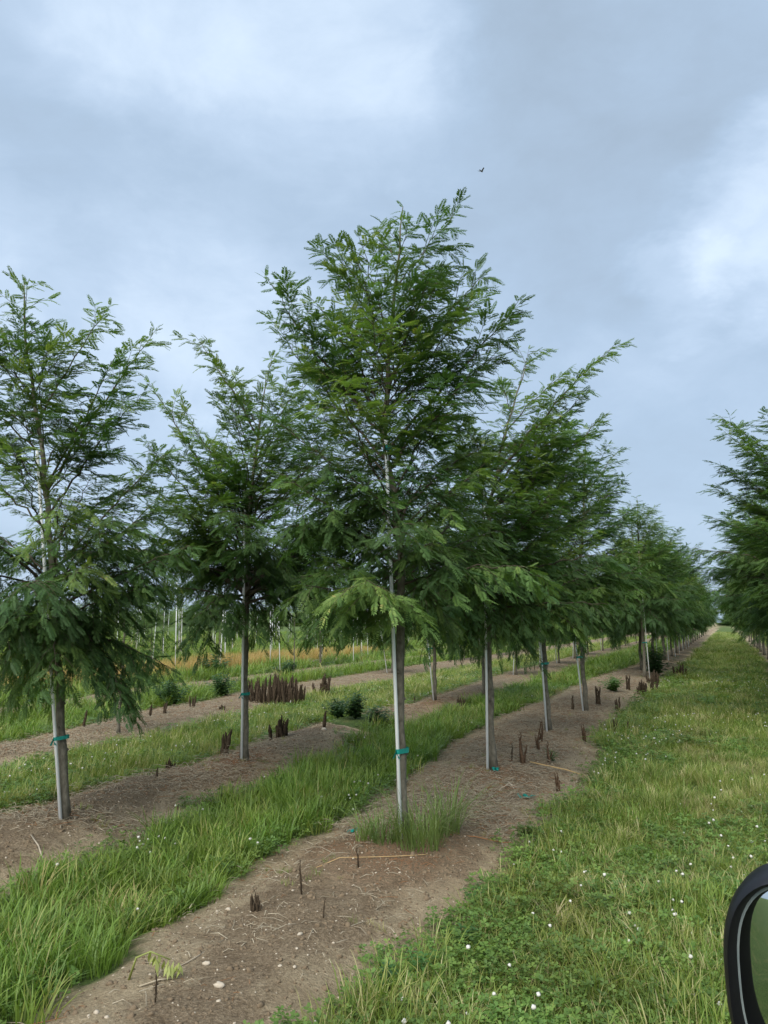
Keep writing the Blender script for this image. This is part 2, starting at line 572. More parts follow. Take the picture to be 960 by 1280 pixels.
def build_ground():
    ys = list(np.arange(2.6, 13.0, 0.05))
    ys += growth(ys[-1], 0.05, 700, 1.022)
    ys = [-v for v in growth(-2.6, 0.06, 400, 1.10)][::-1] + ys
    xs = list(np.arange(-4.2, 4.6, 0.055))
    xs = [-v for v in growth(4.2, 0.055, 700, 1.04)][::-1] + xs + growth(xs[-1], 0.055, 700, 1.04)
    xs = np.array(sorted(xs)); ys = np.array(sorted(ys))
    X, Y = np.meshgrid(xs, ys)
    Z = gz(X, Y)
    sd = soil_sd(X, Y)
    nx, ny = len(xs), len(ys)
    v = np.stack([X.ravel(), Y.ravel(), Z.ravel()], 1)
    idx = np.arange(nx * ny).reshape(ny, nx)
    q = np.stack([idx[:-1, :-1], idx[:-1, 1:], idx[1:, 1:], idx[1:, :-1]], -1).reshape(-1, 4)
    me = np_mesh('ground', v, q.ravel(), np.full(len(q), 4), M['ground'], smooth=True)
    at = me.attributes.new('soil', 'FLOAT', 'POINT')
    at.data.foreach_set('value', np.clip(sd, -1, 1).ravel().astype(np.float32))
    mu = np.zeros_like(X)
    for (tx, ty, r) in [(0.05, 5.55, 0.42), (0.35, 5.9, 0.3), (-1.75, 9.05, 0.5), (0.62, 15.3, 1.0), (-3.9, 9.3, 0.35), (1.2, 8.5, 0.3), (1.0, 15.4, 0.8), (-0.3, 5.9, .25)]:
        mu = np.maximum(mu, np.exp(-((X - tx) ** 2 + ((Y - ty) * 0.9) ** 2) / r ** 2))
    at = me.attributes.new('mulch', 'FLOAT', 'POINT')
    at.data.foreach_set('value', mu.ravel().astype(np.float32))
    o = link('ground', me)
    tag(o, 'nursery field with bare soil tree strips between grassy lanes', 'ground', kind='structure')


build_ground()

# ------------------------------------------------------------------ trees


def frond_template(pairs, droop, fold, seed, quad=True):
    r = random.Random(seed)
    vs = []; fs = []
    for i in range(pairs):
        s = 0.10 + 0.88 * (i + 0.5) / pairs
        ll = 0.21 * (0.72 + 0.5 * math.sin(math.pi * (0.12 + 0.80 * s))) * r.uniform(0.85, 1.12)
        w = 0.36 * ll * 0.52
        z = -droop * s * s
        for side in (-1, 1):
            if r.random() < 0.05:
                continue
            an = R(r.uniform(52, 68)) * (1 - 0.18 * s)
            ax, ay = math.cos(an), math.sin(an) * side
            az = fold * r.uniform(0.6, 1.3) - droop * s * 0.35
            b = len(vs)
            x0 = s; px, py = -ay, ax
            vs += [(x0, 0, z),
                   (x0 + ax * ll * 0.45 + px * w, ay * ll * 0.45 + py * w, z + az * ll * 0.45),
                   (x0 + ax * ll, ay * ll, z + az * ll),
                   (x0 + ax * ll * 0.45 - px * w, ay * ll * 0.45 - py * w, z + az * ll * 0.45)]
            fs.append((b, b + 1, b + 2, b + 3))
    # terminal leaflet and rachis
    b = len(vs)
    z = -droop
    vs += [(0.97, 0, z * 0.94), (1.04, 0.035, z * 1.03), (1.14, 0, z * 1.2), (1.04, -0.035, z * 1.03)]
    fs.append((b, b + 1, b + 2, b + 3))
    b = len(vs)
    vs += [(0, 0.010, 0), (0, -0.010, 0), (0.5, -0.008, -droop * 0.25), (0.5, 0.008, -droop * 0.25), (1, 0, -droop)]
    vs.append((1, 0.004, -droop))
    fs.append((b, b + 1, b + 2, b + 3)); fs.append((b + 3, b + 2, b + 4, b + 5))
    return np.array(vs), np.array(fs)


FRONDS = [frond_template(10, 0.20, -0.20, 1), frond_template(11, 0.34, -0.30, 2), frond_template(9, 0.48, -0.15, 3), frond_template(10, 0.10, -0.35, 4)]
FRONDS_LITE = [frond_template(7, 0.25, -0.2, 5), frond_template(6, 0.40, -0.2, 6)]


def unit(a):
    return a / np.maximum(np.linalg.norm(a, axis=-1, keepdims=True), 1e-9)


def crown_mesh(name, P, D, L, T, mat, templates, r):
    P = np.array(P); D = unit(np.array(D)); L = np.array(L); T = np.array(T)
    n = len(P)
    up = np.tile(np.array([0, 0, 1.0]), (n, 1)) + r.normal(0, 0.33, (n, 3))
    Sd = unit(np.cross(up, D))
    U = np.cross(D, Sd)
    pick = r.integers(0, len(templates), n)
    V = []; F = []; TT = []
    off = 0
    for k, (tv, tf) in enumerate(templates):
        m = np.where(pick == k)[0]
        if len(m) == 0: continue
        w = (P[m][:, None, :] + L[m][:, None, None] * (tv[None, :, 0:1] * D[m][:, None, :] + tv[None, :, 1:2] * Sd[m][:, None, :] + tv[None, :, 2:3] * U[m][:, None, :]))
        nv = len(tv)
        f = tf[None] + (np.arange(len(m)) * nv)[:, None, None] + off
        V.append(w.reshape(-1, 3)); F.append(f.reshape(-1, 4))
        TT.append(np.repeat(T[m], len(tf)))
        off += nv * len(m)
    V = np.concatenate(V); F = np.concatenate(F); TT = np.concatenate(TT)
    TT = np.where(TT > 0.93, 0.80 + 0.06 * (TT - 0.93), TT); TT = np.clip(TT + r.normal(0, 0.05, len(TT)), 0, 1)
    me = bpy.data.meshes.new(name)
    me.vertices.add(len(V)); me.vertices.foreach_set('co', V.astype(np.float32).ravel())
    me.loops.add(F.size); me.loops.foreach_set('vertex_index', F.astype(np.int32).ravel())
    me.polygons.add(len(F)); me.polygons.foreach_set('loop_start', np.arange(0, F.size, 4, dtype=np.int32))
    me.materials.append(mat)
    me.update(calc_edges=True)
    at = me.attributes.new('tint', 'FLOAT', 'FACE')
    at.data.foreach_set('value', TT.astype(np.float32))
    return me


def bez(p0, p1, p2, n):
    t = np.linspace(0, 1, n)[:, None]
    return (1 - t) ** 2 * p0 + 2 * t * (1 - t) * p1 + t * t * p2


def make_tree(seed, H, trunk_pts, r0, profile, n_limbs, tips=(), z0=1.9, lean=(0, 0), wind=(0.16, 0.0, 0.0), dens=1.25, templates=None, mat='leaf',
              droop_low=0.22, frond=0.136, low_cut=None, joined=False, tintbase=0.0):
    """trunk_pts: (dx, dy, z) of the leader; profile: [(z, radius)] reach of the limb tips; tips: explicit (dx, dy, z)"""
    r = np.random.default_rng(seed)
    templates = templates or FRONDS
    tp = np.array(trunk_pts, float)
    zs = np.linspace(0, H, 26)
    wob = np.stack([np.interp(zs, tp[:, 2], tp[:, 0]), np.interp(zs, tp[:, 2], tp[:, 1]), zs], 1)
    wob[2:-1, :2] += r.normal(0, 0.008, (23, 2))
    rad = r0 * (1 - (zs / H)) ** 0.75 * 0.98 + 0.0035
    rad[0] *= 1.35; rad[1] *= 1.06
    tb = MB()
    tb.tube([tuple(q) for q in wob], list(rad), 9)
    # knots and pruning scars
    for _ in range(7):
        zz = r.uniform(0.5, 2.4); i = int(zz / H * 25)
        an = r.uniform(0, 6.28); c = wob[i] + np.array([math.cos(an), math.sin(an), 0]) * rad[i] * 0.8
        tb.tube([c, c + np.array([math.cos(an), math.sin(an), 0.3]) * rad[i] * 0.45], [rad[i] * 0.38, rad[i] * 0.24], 6)
    axis = lambda z: np.array([np.interp(z, zs, wob[:, 0]), np.interp(z, zs, wob[:, 1]), z])
    pz = np.array(profile, float)
    limbs = []
    for k in range(n_limbs):
        u = (k + 0.5) / n_limbs
        z = lerp(pz[0, 0], pz[-1, 0], u ** 1.12) + r.normal(0, 0.19 if u < 0.45 else 0.10)
        az = k * 2.39996 + r.normal(0, 0.25)
        rr = np.interp(z, pz[:, 0], pz[:, 1]) * r.uniform(0.45, 1.08)
        limbs.append((axis(min(max(z, 0), H)) * np.array([1, 1, 0]) + np.array([math.cos(az) * rr, math.sin(az) * rr, z]), 0))
    for tpx in tips:
        limbs.append((np.array(tpx, float), 1))
    branches = []
    P = []; D = []; L = []; T = []
    W = np.array(wind)

    def leaf(p, d, ln, ti):
        P.append(p); D.append(d); L.append(ln); T.append(ti)

    for (tip, explicit) in limbs:
        ax = axis(min(tip[2], H * 0.97))
        out = tip - ax; out[2] = 0
        reach = np.linalg.norm(out) + 1e-6
        outn = out / reach
        hi = (tip[2] - z0) / max(H - z0, 0.1)          # 0 at the lowest limbs, 1 at the leader
        rise = reach * (0.34 + 1.0 * min(max(hi, 0), 1)) if not explicit else reach * (0.55 + 0.9 * min(max(hi, 0), 1))
        h0 = min(max(tip[2] - rise, z0 + r.uniform(-0.12, 0.35)), H * 0.93)
        p0 = axis(h0)
        mid = lerp(p0, tip, 0.5)
        arch = (0.11 * reach if hi < 0.3 else 0.04 * reach)
        ctrl = mid + np.array([0, 0, arch]) + r.normal(0, 0.05, 3) * reach
        ln = np.linalg.norm(tip - p0)
        n = max(6, int(ln / 0.09))
        c = bez(p0, ctrl, tip, n)
        c[1:-1] += r.normal(0, 0.010, (n - 2, 3))
        br = max(0.0055, 0.0115 * ln / 1.2) * (1.15 if hi < 0.4 else 0.9) * min(1.0, r0 / 0.035)
        bm = MB()
        bm.tube([tuple(q) for q in c], list(np.linspace(br, 0.0018, n)), 5, cap=False)
        tg = unit(np.gradient(c, axis=0))
        arcl = np.linspace(0, ln, n)
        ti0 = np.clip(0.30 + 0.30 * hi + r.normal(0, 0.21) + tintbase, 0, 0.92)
        # secondary twigs, two-ranked and mostly level
        side = 1
        s = ln * 0.20 + r.uniform(0, 0.08)
        step = 0.085 / dens * (0.86 if hi < 0.5 else 1.2)
        while s < ln * 0.93:
            q = s / ln
            p = np.array([np.interp(s, arcl, c[:, i]) for i in range(3)])
            d = np.array([np.interp(s, arcl, tg[:, i]) for i in range(3)])
            sd = unit(np.cross(d, [0, 0, 1.0]) + r.normal(0, 0.25, 3)) * side
            sl = (0.50 * (1 - 0.62 * q) + 0.05) * r.uniform(0.55, 1.15) * min(1.0, 0.55 + ln * 0.45)
            dd = unit(d * 0.75 + sd * 0.85 + np.array([0, 0, 0.12 if hi > 0.35 else -0.08]) + W * 0.5)
            e = p + dd * sl + np.array([0, 0, -0.16 * sl - (droop_low * sl * 0.9 if hi < 0.35 else 0)])
            cc = bez(p, p + dd * sl * 0.55 + np.array([0, 0, 0.05 * sl]), e, 5)
            bm.tube([tuple(x) for x in cc], list(np.linspace(0.0034, 0.0012, 5)), 3, cap=False)
            m = max(3, int(sl / 0.043 * dens))
            fs = 1
            for j in range(m):
                u = (j + 0.6) / m
                pp = bez(p, p + dd * sl * 0.55 + np.array([0, 0, 0.05 * sl]), e, 2)[0] * 0 + ((1 - u) ** 2 * p + 2 * u * (1 - u) * (p + dd * sl * 0.55 + np.array([0, 0, 0.05 * sl])) + u * u * e)
                dt = unit(e - p)
                s2 = unit(np.cross(dt, [0, 0, 1.0])) * fs
                fd = dt * (0.55 + 0.5 * u) + s2 * (0.9 - 0.35 * u) + np.array([0, 0, -0.03 - (0.10 if hi < 0.35 else 0.0)]) + W + r.normal(0, 0.20, 3)
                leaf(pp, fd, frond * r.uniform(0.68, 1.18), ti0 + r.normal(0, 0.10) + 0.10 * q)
                fs = -fs
            leaf(e, unit(e - p) + W * 0.8 + r.normal(0, 0.15, 3), frond * r.uniform(0.8, 1.1), ti0 + 0.1)
            side = -side
            s += step * r.uniform(0.7, 1.35)
        # fronds straight on the outer limb
        s = ln * 0.45
        fs = 1
        while s < ln:
            q = s / ln
            p = np.array([np.interp(s, arcl, c[:, i]) for i in range(3)])
            d = np.array([np.interp(s, arcl, tg[:, i]) for i in range(3)])
            s2 = unit(np.cross(d, [0, 0, 1.0]) + r.normal(0, 0.35, 3)) * fs
            fd = d * 0.55 + s2 * 0.95 + W * 1.2 + np.array([0, 0, -0.10]) + r.normal(0, 0.18, 3)
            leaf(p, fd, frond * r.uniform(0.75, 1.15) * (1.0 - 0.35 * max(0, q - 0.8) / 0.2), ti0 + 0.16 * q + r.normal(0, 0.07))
            fs = -fs
            s += 0.052 / dens * r.uniform(0.7, 1.3)
        for _ in range(3):
            leaf(tip, tg[-1] + W + r.normal(0, 0.35, 3), frond * r.uniform(0.45, 0.7), ti0 + 0.30 + r.normal(0, 0.05))
        branches.append(bm)
    # leader tip
    s = H * 0.72
    fs = 1
    while s < H:
        p = axis(s); an = s * 40
        leaf(p, np.array([math.cos(an), math.sin(an), 0.55]) + W, frond * r.uniform(0.6, 1.0), 0.72 + r.normal(0, 0.08))
        s += 0.035
    if low_cut is not None:
        keep = [i for i in range(len(P)) if P[i][2] > low_cut + r.normal(0, 0.08)]
        P = [P[i] for i in keep]; D = [D[i] for i in keep]; L = [L[i] for i in keep]; T = [T[i] for i in keep]
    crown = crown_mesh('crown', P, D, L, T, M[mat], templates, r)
    if joined:
        base = tb.n
        for bm in branches:
            tb.add(bm.v, bm.f, 1)
        return dict(trunk=tb.mesh('trunk', mats=[M['bark'], M['twig']], smooth=True), crown=crown, n=len(P))
    return dict(trunk=tb.mesh('trunk', M['bark'], smooth=True), crown=crown, branch=[b.mesh('branch', M['twig'], smooth=True) for b in branches], n=len(P))


def place_tree(data, x, y, label, group=None, rz=0.0, sc=1.0, name='locust_tree', z=None, sxy=1.0):
    t = empty(name, (x, y, (gz1(x, y) if z is None else z) - 0.02), rz)
    t.scale = (sc * sxy, sc * sxy, sc)
    tag(t, label, 'tree', group)
    tk = link('trunk', data['trunk'], t)
    link('crown', data['crown'], t)
    for b in data.get('branch', ()):
        link('branch', b, tk)
    return t


BIG = [(1.75, 0.80), (2.1, 1.05), (2.7, 1.10), (3.4, 1.08), (4.1, 1.05), (4.6, 0.80), (5.0, 0.35)]
# the staked tree in the middle of the picture
tA1 = make_tree(11, 5.30, [(0, 0, 0), (-0.02, 0, 0.7), (-0.03, 0, 1.4), (0.0, 0, 2.1), (-0.06, 0, 2.7), (-0.14, 0, 3.2), (-0.10, 0, 4.0), (0.02, 0.05, 5.3)], 0.041,
                [(1.60, 0.65), (1.9, 1.05), (2.5, 1.20), (3.1, 1.10), (3.7, 0.92), (4.2, 0.85), (4.7, 0.55)], 66,
                tips=[(0.47, 0.0, 5.20), (-0.72, 0.1, 4.95), (-1.15, -0.1, 4.58), (0.74, 0.15, 4.72), (1.00, -0.05, 4.38), (-1.10, 0.25, 4.25), (0.92, 0.3, 4.12), (0.2, 0.5, 4.9), (-0.35, -0.45, 4.75), (0.25, -0.6, 4.4), (-0.45, 0.6, 4.5), (0.55, 0.55, 4.6), (-0.75, -0.3, 4.3), (-0.2, 0.1, 5.05), (0.55, -0.35, 4.25), (0.05, -0.3, 4.95)],
                z0=1.80, droop_low=0.28)
# its neighbour up the row, blown to the right
tA2 = make_tree(22, 4.80, [(0, 0, 0), (-0.03, 0, 1.0), (-0.03, 0, 2.0), (0.0, 0, 3.0), (0.25, 0, 4.0), (0.50, 0, 4.8)], 0.040,
                [(1.50, 0.85), (1.8, 1.3), (2.5, 1.5), (3.1, 1.35), (3.7, 1.10), (4.2, 0.7)], 72,
                tips=[(1.58, 0.0, 5.02), (1.30, 0.2, 4.50), (0.55, 0.1, 5.0), (0.20, 0.2, 4.62), (1.35, -0.3, 4.05), (0.95, 0.4, 4.35), (1.3, 0.5, 3.7), (0.85, -0.5, 3.9), (-0.6, 0.2, 4.0), (1.0, -0.1, 4.7)],
                z0=1.82, droop_low=0.26, wind=(0.26, 0, 0))
# left-hand row
tB1 = make_tree(33, 4.95, [(0, 0, 0), (-0.08, 0, 0.8), (-0.19, 0, 1.8), (-0.31, 0, 2.7), (-0.43, 0, 3.4), (-0.62, 0, 4.3), (-0.68, 0, 4.95)], 0.040,
                [(1.15, 0.85), (1.5, 1.2), (2.1, 1.42), (2.8, 1.25), (3.4, 0.85), (4.0, 0.6), (4.5, 0.35)], 62,
                tips=[(0.15, 0.0, 4.70), (0.56, 0.1, 4.48), (-1.15, 0.1, 4.72), (0.52, 0.0, 3.85), (-0.55, -0.2, 4.8), (-0.2, 0.2, 4.45), (0.35, -0.3, 4.1), (-0.3, -0.1, 1.25), (-0.62, 0.2, 1.25), (0.15, 0.1, 1.5), (0.75, 0.2, 2.2), (0.7, -0.1, 2.8), (0.75, 0.1, 3.3), (-1.3, 0, 4.1), (-0.9, -0.4, 4.35)],
                z0=1.75, droop_low=0.45)
tB2 = make_tree(44, 4.55, [(0, 0, 0), (-0.02, 0, 1.0), (-0.02, 0, 2.0), (0.0, 0, 3.0), (0.05, 0, 3.6), (0.15, 0, 4.55)], 0.042,
                [(1.66, 0.95), (1.9, 1.45), (2.6, 1.70), (3.2, 1.55), (3.8, 1.05), (4.2, 0.5)], 78,
                tips=[(-0.72, 0.0, 5.0), (-1.30, 0.1, 4.45), (0.22, 0.0, 4.75), (0.78, 0.1, 4.62), (-1.40, -0.1, 3.3), (-0.95, 0.3, 4.2), (-1.35, 0.2, 2.6), (1.1, 0.1, 3.9), (1.1, 0.3, 3.2), (0.5, -0.5, 4.2), (-0.4, 0.4, 4.4)],
                z0=1.85, droop_low=0.26)
# two fuller and two simpler trees for the rest of the rows
tG1 = make_tree(55, 5.2, [(0, 0, 0), (-0.04, 0, 1.2), (-0.05, 0, 2.4), (0.1, 0, 3.6), (0.25, 0.05, 5.2)], 0.043, [(1.5, 0.95), (1.85, 1.45), (2.6, 1.65), (3.3, 1.45), (4.0, 1.05), (4.6, 0.6)], 64,
                tips=[(1.0, 0, 5.0), (0.9, 0.5, 4.6), (-0.6, 0.3, 4.8), (0.3, -0.6, 4.9)], z0=1.9, joined=True, wind=(0.22, 0, 0))
tG2 = make_tree(66, 5.0, [(0, 0, 0), (0.02, 0, 1.2), (-0.05, 0.05, 2.4), (0.02, 0, 3.6), (0.1, 0, 5.0)], 0.042, [(1.45, 0.95), (1.9, 1.4), (2.6, 1.55), (3.2, 1.42), (4.0, 1.05), (4.6, 0.5)], 50,
                tips=[(0.6, 0.2, 4.9), (-0.7, -0.2, 4.6), (0.9, -0.3, 4.3)], z0=1.85, joined=True, templates=FRONDS_LITE, frond=0.19)
tG3 = make_tree(77, 4.6, [(0, 0, 0), (0.02, 0, 1.2), (0.05, 0, 2.4), (0.1, 0, 4.6)], 0.036, [(1.0, 0.8), (1.4, 1.15), (2.2, 1.3), (3.0, 1.1), (3.8, 0.7)], 40,
                tips=[(0.5, 0.2, 4.5)], z0=1.5, joined=True, templates=FRONDS_LITE, frond=0.20, droop_low=0.5)
tSap = make_tree(88, 2.6, [(0, 0, 0), (0.01, 0, 0.8), (0.02, 0, 1.6), (0.0, 0, 2.6)], 0.024, [(0.85, 0.35), (1.2, 0.55), (1.7, 0.65), (2.3, 0.4)], 18, z0=1.05, joined=True, droop_low=0.8)
tYng = make_tree(99, 2.9, [(0, 0, 0), (0.01, 0, 1.0), (0.0, 0, 2.9)], 0.016, [(1.5, 0.22), (2.0, 0.45), (2.5, 0.40), (2.8, 0.2)], 12, z0=1.45, joined=True, templates=FRONDS_LITE, frond=0.16, mat='leaf_young')
tYng2 = make_tree(101, 2.7, [(0, 0, 0), (0.03, 0, 1.0), (0.05, 0, 2.7)], 0.015, [(1.3, 0.3), (1.9, 0.5), (2.4, 0.35), (2.6, 0.15)], 11, z0=1.3, joined=True, templates=FRONDS_LITE, frond=0.17, mat='leaf_young')

place_tree(tA1, 0.14, 5.98, 'fern-leaved locust tree with grass clumps round its trunk and teal tape at knee height', sc=0.95)
place_tree(tA2, 1.18, 8.60, 'locust tree behind the grass-clumped one, stake ending at a teal scrap on the ground', sc=0.95)
place_tree(tB1, -2.55, 6.43, 'locust tree with a low drooping skirt beside its white stake, left of the dark trunk', sc=0.92)
place_tree(tB2, -1.58, 9.0, 'locust tree with dark trunk standing in rusty mulch beside dead stalks')
place_tree(tG1, 2.37, 11.41, 'third staked locust tree of the lane-side row, just past the stalk clumps', rz=0.1, sc=0.92)
place_tree(tG1, 3.62, 14.16, 'fourth staked locust tree of the lane-side row, trunk leaning back slightly', rz=0.35, sc=0.98)
place_tree(tG2, 7.41, 22.28, 'lane-side locust tree with its white stake on the lane side of the trunk', rz=1.2, sc=1.05)
far_A = 'locust tree far up the lane-side row, crown merged with its neighbours'
for k, y in enumerate([17.1, 19.8, 25.4, 28.4, 32.0, 35.2, 38.4, 41.6, 44.8, 48, 51.2, 54.4, 58, 62, 67, 72, 78, 85]):
    x = 0.5 * (A_L(y) + A_R(y))
    if k < 2:
        continue
    place_tree([tG2, tG1, tG3][k % 3], float(x), y, far_A, 'far trees of the lane-side row', rz=k * 1.7, sc=1.06 + 0.08 * ((k * 7) % 5 - 2) / 2, sxy=1.18)
place_tree(tG1, 0.99, 15.5, 'locust tree behind the dark-trunked one, stake and trunk rising from a rusty mulch mound', rz=2.0, sc=0.86)
place_tree(tG2, 2.21, 17.49, 'locust tree with a thin brown trunk seen behind the second lane-side tree', rz=0.6, sc=0.86)
for k, y in enumerate([22.8, 26, 29.2, 33, 36.5, 40.9, 45, 50, 56]):
    x = float(0.5 * (B_L(y) + B_R(y)))
    place_tree([tG3, tG2][k % 2], x, y, 'locust tree far up the second row, half hidden by nearer crowns', 'far trees of the second row', rz=k * 2.1, sc=0.82)
place_tree(tSap, -3.9, 11.62, 'small unstaked sapling with a thin dark trunk and hanging foliage', rz=0.4, name='sapling')
place_tree(tSap, -2.4, 29.5, 'low bushy dark green tree hanging to the grass in the third row', rz=2.0, sc=1.0, sxy=1.6, name='sapling')
for k, (x, y) in enumerate([(0.25, 24.74), (3.4, 33), (5.6, 38), (8, 43)]):
    place_tree(tG3, x, y, 'slim locust tree of the third row behind a leaning white stake' if k == 0 else 'distant locust tree of the third row', None if k == 0 else 'distant third row trees', rz=k * 1.3 + 1, sc=0.72)
# row to the right of the lane
for k, y in enumerate([13.2, 16.4, 19.8, 23.2, 27, 31, 35, 39, 43, 47, 52, 57, 63]):
    x = float(A_R(y)) + 3.4
    place_tree([tG1, tG2, tG1][k % 3], x, y, 'locust tree on the right of the grass lane, leaning its branches over it', 'trees right of the lane', rz=k * 1.9 + 2.6, sc=1.10 - 0.02 * (k % 3), sxy=1.2)

# ------------------------------------------------------------------ stakes


def stake_meshes(h=3.0, r=0.0135):
    m = MB(); m.tube([(0, 0, -0.15), (0, 0, h * 0.5), (0, 0, h - 0.004), (0, 0, h)], [r, r, r, r * 0.75], 10)
    return m.mesh('pole', M['stake'], smooth=False)


POLE = stake_meshes()
POLE_THIN = stake_meshes(2.4, 0.014)


def tie_mesh(dx, dy, r1, wdt=0.028):
    """a band of tape looped round pole (origin) and trunk at (dx,dy)"""
    m = MB()
    pts = []
    L_ = math.hypot(dx, dy); ux, uy = (dx / L_, dy / L_) if L_ > 1e-6 else (1, 0)
    for k in range(10):
        a = math.pi / 2 + math.pi * k / 9
        pts.append((0.0155 * (math.cos(a) * ux - math.sin(a) * uy), 0.0155 * (math.cos(a) * uy + math.sin(a) * ux)))
    for k in range(12):
        a = -math.pi / 2 + math.pi * k / 11
        pts.append((dx + r1 * (math.cos(a) * ux - math.sin(a) * uy), dy + r1 * (math.cos(a) * uy + math.sin(a) * ux)))
    n = len(pts)
    vs = [(x, y, -wdt / 2) for x, y in pts] + [(x * 1.02, y * 1.02, wdt / 2) for x, y in pts]
    fs = [(i, (i + 1) % n, n + (i + 1) % n, n + i) for i in range(n)]
    m.add(vs, fs)
    # loose tape ends of the knot
    for s in (0.4, -0.5):
        p = (-0.017 * ux, -0.017 * uy)
        m.add([(p[0], p[1], 0.012), (p[0], p[1], -0.012), (p[0] - 0.035 * uy * s * 2, p[1] + 0.035 * ux * s, -0.05), (p[0] - 0.028 * uy * s * 2 - 0.012, p[1] - 0.012, -0.045)], [(0, 1, 2, 3)])
    return m.mesh('tie_tape', M['tape'])


def stake(x, y, label, top=None, ties=(), group=None, mesh=None, z=None):
    zz = gz1(x, y) if z is None else z
    o = empty('tree_stake', (x, y, zz))
    tag(o, label, 'stake', group)
    if top is not None:
        v = Vector((top[0] - x, top[1] - y, top[2] - zz))
        o.rotation_euler = Vector((0, 0, 1)).rotation_difference(v.normalized()).to_euler()
    link('pole', mesh or POLE, o)
    for (h, dx, dy, r1, w) in ties:
        t = link('tie_tape', tie_mesh(dx, dy, r1, w), o)
        t.location = (0, 0, h)
    return o


stake(0.125, 5.905, 'white stake crossing in front of the trunk among the grass clumps', (0.02, 5.92, 2.97), [(0.62, 0.045, 0.065, 0.040, 0.035), (2.93, 0.02, 0.06, 0.030, 0.05)])
stake(1.105, 8.51, 'white stake against the second lane-side trunk, teal scrap at its foot', (1.12, 8.50, 2.97), [(2.9, -0.02, 0.07, 0.03, 0.05)])
stake(-2.56, 6.365, 'white stake in front of the low-skirted left tree, green tape at knee height', (-2.90, 6.34, 2.95), [(0.62, 0.045, 0.055, 0.040, 0.028)])
stake(-1.60, 8.94, 'thin white stake against the dark trunk above rusty mulch', (-1.63, 8.9, 3.0), [(0.72, 0.035, 0.05, 0.043, 0.03)])
stake(2.33, 11.33, 'white stake leaning on the third lane-side trunk', (2.20, 11.33, 3.0), [(0.95, 0.075, 0.06, 0.04, 0.03)])
stake(3.555, 14.09, 'white stake leaning against the fourth lane-side trunk', (3.32, 14.05, 3.0), [(0.95, 0.08, 0.06, 0.04, 0.03)])
stake(7.52, 22.2, 'white stake on the lane side of the trunk near the dark stalks', (7.40, 22.2, 3.0), [(1.0, -0.07, 0.05, 0.04, 0.03)])
stake(0.97, 15.42, 'white stake on the rusty mulch mound in the second row', (0.72, 15.4, 3.0), [(1.0, 0.06, 0.06, 0.04, 0.03)])
stake(2.28, 17.40, 'grey-white stake behind the thin brown trunk of the second row', (2.22, 17.4, 3.0), [(1.2, -0.06, 0.06, 0.035, 0.03)])
stake(-3.28, 24.74, 'bare white stake rising behind the large dead stalk clump', (-3.4, 24.7, 3.0))
stake(0.10, 24.6, 'leaning white stake in front of a slim third-row trunk', (-0.32, 24.6, 2.9))
for k, y in enumerate([25.4, 28.4, 32.0, 35.2, 38.4, 41.6, 44.8, 48]):
    x = float(0.5 * (A_L(y) + A_R(y)))
    stake(x + 0.12, y - 0.1, 'white stake far up the lane-side row', (x + 0.05, y - 0.1, 3.0), group='far stakes of the lane-side row')
for k, y in enumerate([22.8, 26, 29.2, 33, 36.5, 40.9, 45]):
    x = float(0.5 * (B_L(y) + B_R(y)))
    stake(x - 0.1, y - 0.08, 'white stake far up the second row', (x - 0.1 - 0.2 * (k % 3 - 1), y - 0.05, 3.0), group='far stakes of the second row')

# young staked trees of the rows across the field
rr = random.Random(5)
cnt = 0
for row in range(1, 11):
    dx = -3.5 * row
    y = 24.0 + row * 1.6
    k = 0
    while y < 78:
        x = float(0.5 * (C_L(y) + C_R(y))) + dx
        u = 480 + 961 * x / y
        if -40 < u < 800:
            if rr.random() < 0.86:
                place_tree(tYng if (k + row) % 2 else tYng2, x, y, 'slender young tree with a small pale crown in the rows across the field', 'young trees across the field', rz=rr.uniform(0, 6.28), sc=rr.uniform(0.85, 1.12), name='young_tree')
                cnt += 1
            if rr.random() < 0.9:
                stake(x + 0.07, y - 0.06, 'slim white stake in the rows of young trees across the field', (x + 0.07 + rr.uniform(-0.12, 0.12), y, 2.4), group='stakes across the field', mesh=POLE_THIN)
        y += rr.uniform(3.0, 4.4)
        k += 1
for (x, y) in [(-6.69, 25.11), (-6.33, 31.1), (-0.71, 34.5)]:
    stake(x, y, 'lone white stake standing in the dry and green grass beyond the third row', (x - 0.05, y, 2.9), group='lone stakes beyond the third row')

# ------------------------------------------------------------------ scatter (grass and other ground cover)
def template_obj(name, me):
    return bpy.data.objects.new(name, me)


